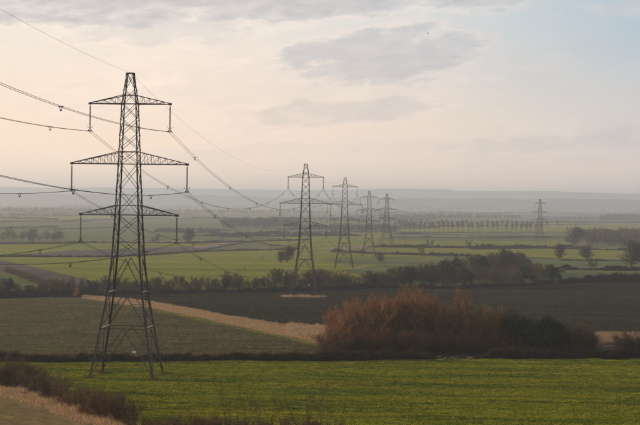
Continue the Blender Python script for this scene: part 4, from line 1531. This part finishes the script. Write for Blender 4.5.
for i in range(7):
    ln = (P[i + 1] - P[i]).length
    sag = 10.0 * (ln / 361.0) ** 2
    rad = 0.029 if i < 3 else 0.03
    for tier in range(3):
        for side in (-1, 1):
            a = attach(i, tier, side, i + 1)
            b = attach(i + 1, tier, side, i)
            dirv_ = (b - a).normalized()
            sv = Vector((dirv_.y, -dirv_.x, 0)).normalized() * 0.24
            mb = MB()
            for s in (-1, 1):
                mb.tube(sag_pts(a + s * sv, b + s * sv, 49 if i < 3 else 25, sag), rad, 5)
            c = mb.build('power_cable', M['cable'])
            tag(c, 'twin power cable on the %s crossarm, %s' % (TIERS[tier], SPAN_NAMES[i]), 'cable',
                '%s crossarm cables %s' % (TIERS[tier], SPAN_NAMES[i]))
            if i < 3:
                ns = 7
                for j in range(ns):
                    t = (j + 0.55 + 0.12 * (tier % 2)) / ns
                    t = 1 - t if i == 0 else t
                    pt = a.lerp(b, t) - Vector((0, 0, 4 * sag * t * (1 - t)))
                    link('spacer', spacer_me, c, pt, math.atan2(-dirv_.x, dirv_.y))
    a = P[i] + Vector((0, 0, 50.12))
    b = P[i + 1] + Vector((0, 0, 50.12))
    mb = MB()
    mb.tube(sag_pts(a, b, 49, sag * 0.8), 0.014 if i < 3 else 0.02, 5)
    tag(mb.build('earth_wire', M['cable']), 'single thin earth wire at the peaks, %s' % SPAN_NAMES[i], 'cable')

# ---- a bird in the sky
d = rays(np.array([428.0]), np.array([33.5]))[0]
bp = Vector((d[0], d[1], d[2])) * (260 / d[1]) + Vector((0, 0, ZC))
bird = link('bird', None, None, bp, R(60), 0.6)
tag(bird, 'tiny dark bird flying high below the clouds', 'bird')
mb = MB()
mb.tube([(0, -0.22, 0.02), (0, -0.16, 0.03), (0, 0, 0), (0, 0.14, 0.01), (0, 0.26, 0.01)], [0.012, 0.04, 0.062, 0.04, 0.03], 6)
body = mb.build('body', M['bird'], bird)
for s in (-1, 1):
    mb = MB()
    mb.add([(0, -0.08, 0.03), (0, 0.09, 0.03), (s * 0.24, 0.05, 0.13), (s * 0.24, -0.10, 0.13), (s * 0.5, 0.10, 0.05), (0, 0.0, 0.05), (s * 0.24, -0.02, 0.145)],
           [(0, 1, 2, 3), (3, 2, 4), (0, 3, 6, 5), (1, 5, 6, 2), (3, 4, 6), (2, 6, 4)])
    mb.build('wing', M['bird'], bird)

# ------------------------------------------------------------------ haze over the vale
hm = bpy.data.materials.new('haze')
hm.use_nodes = True
ht = hm.node_tree
ht.nodes.clear()
ho = ht.nodes.new('ShaderNodeOutputMaterial')
hv = ht.nodes.new('ShaderNodeVolumePrincipled')
hv.inputs['Color'].default_value = (0.77, 0.845, 1.0, 1)
hv.inputs['Density'].default_value = 0.00013
hv.inputs['Anisotropy'].default_value = 0.35
ht.links.new(hv.outputs[0], ho.inputs['Volume'])
mb = MB()
mb.box((0, 9300, 92), (31000, 20000, 194))
hz = mb.build('haze', hm)
tag(hz, 'thin pale haze lying over the whole vale', 'haze', None, 'stuff')
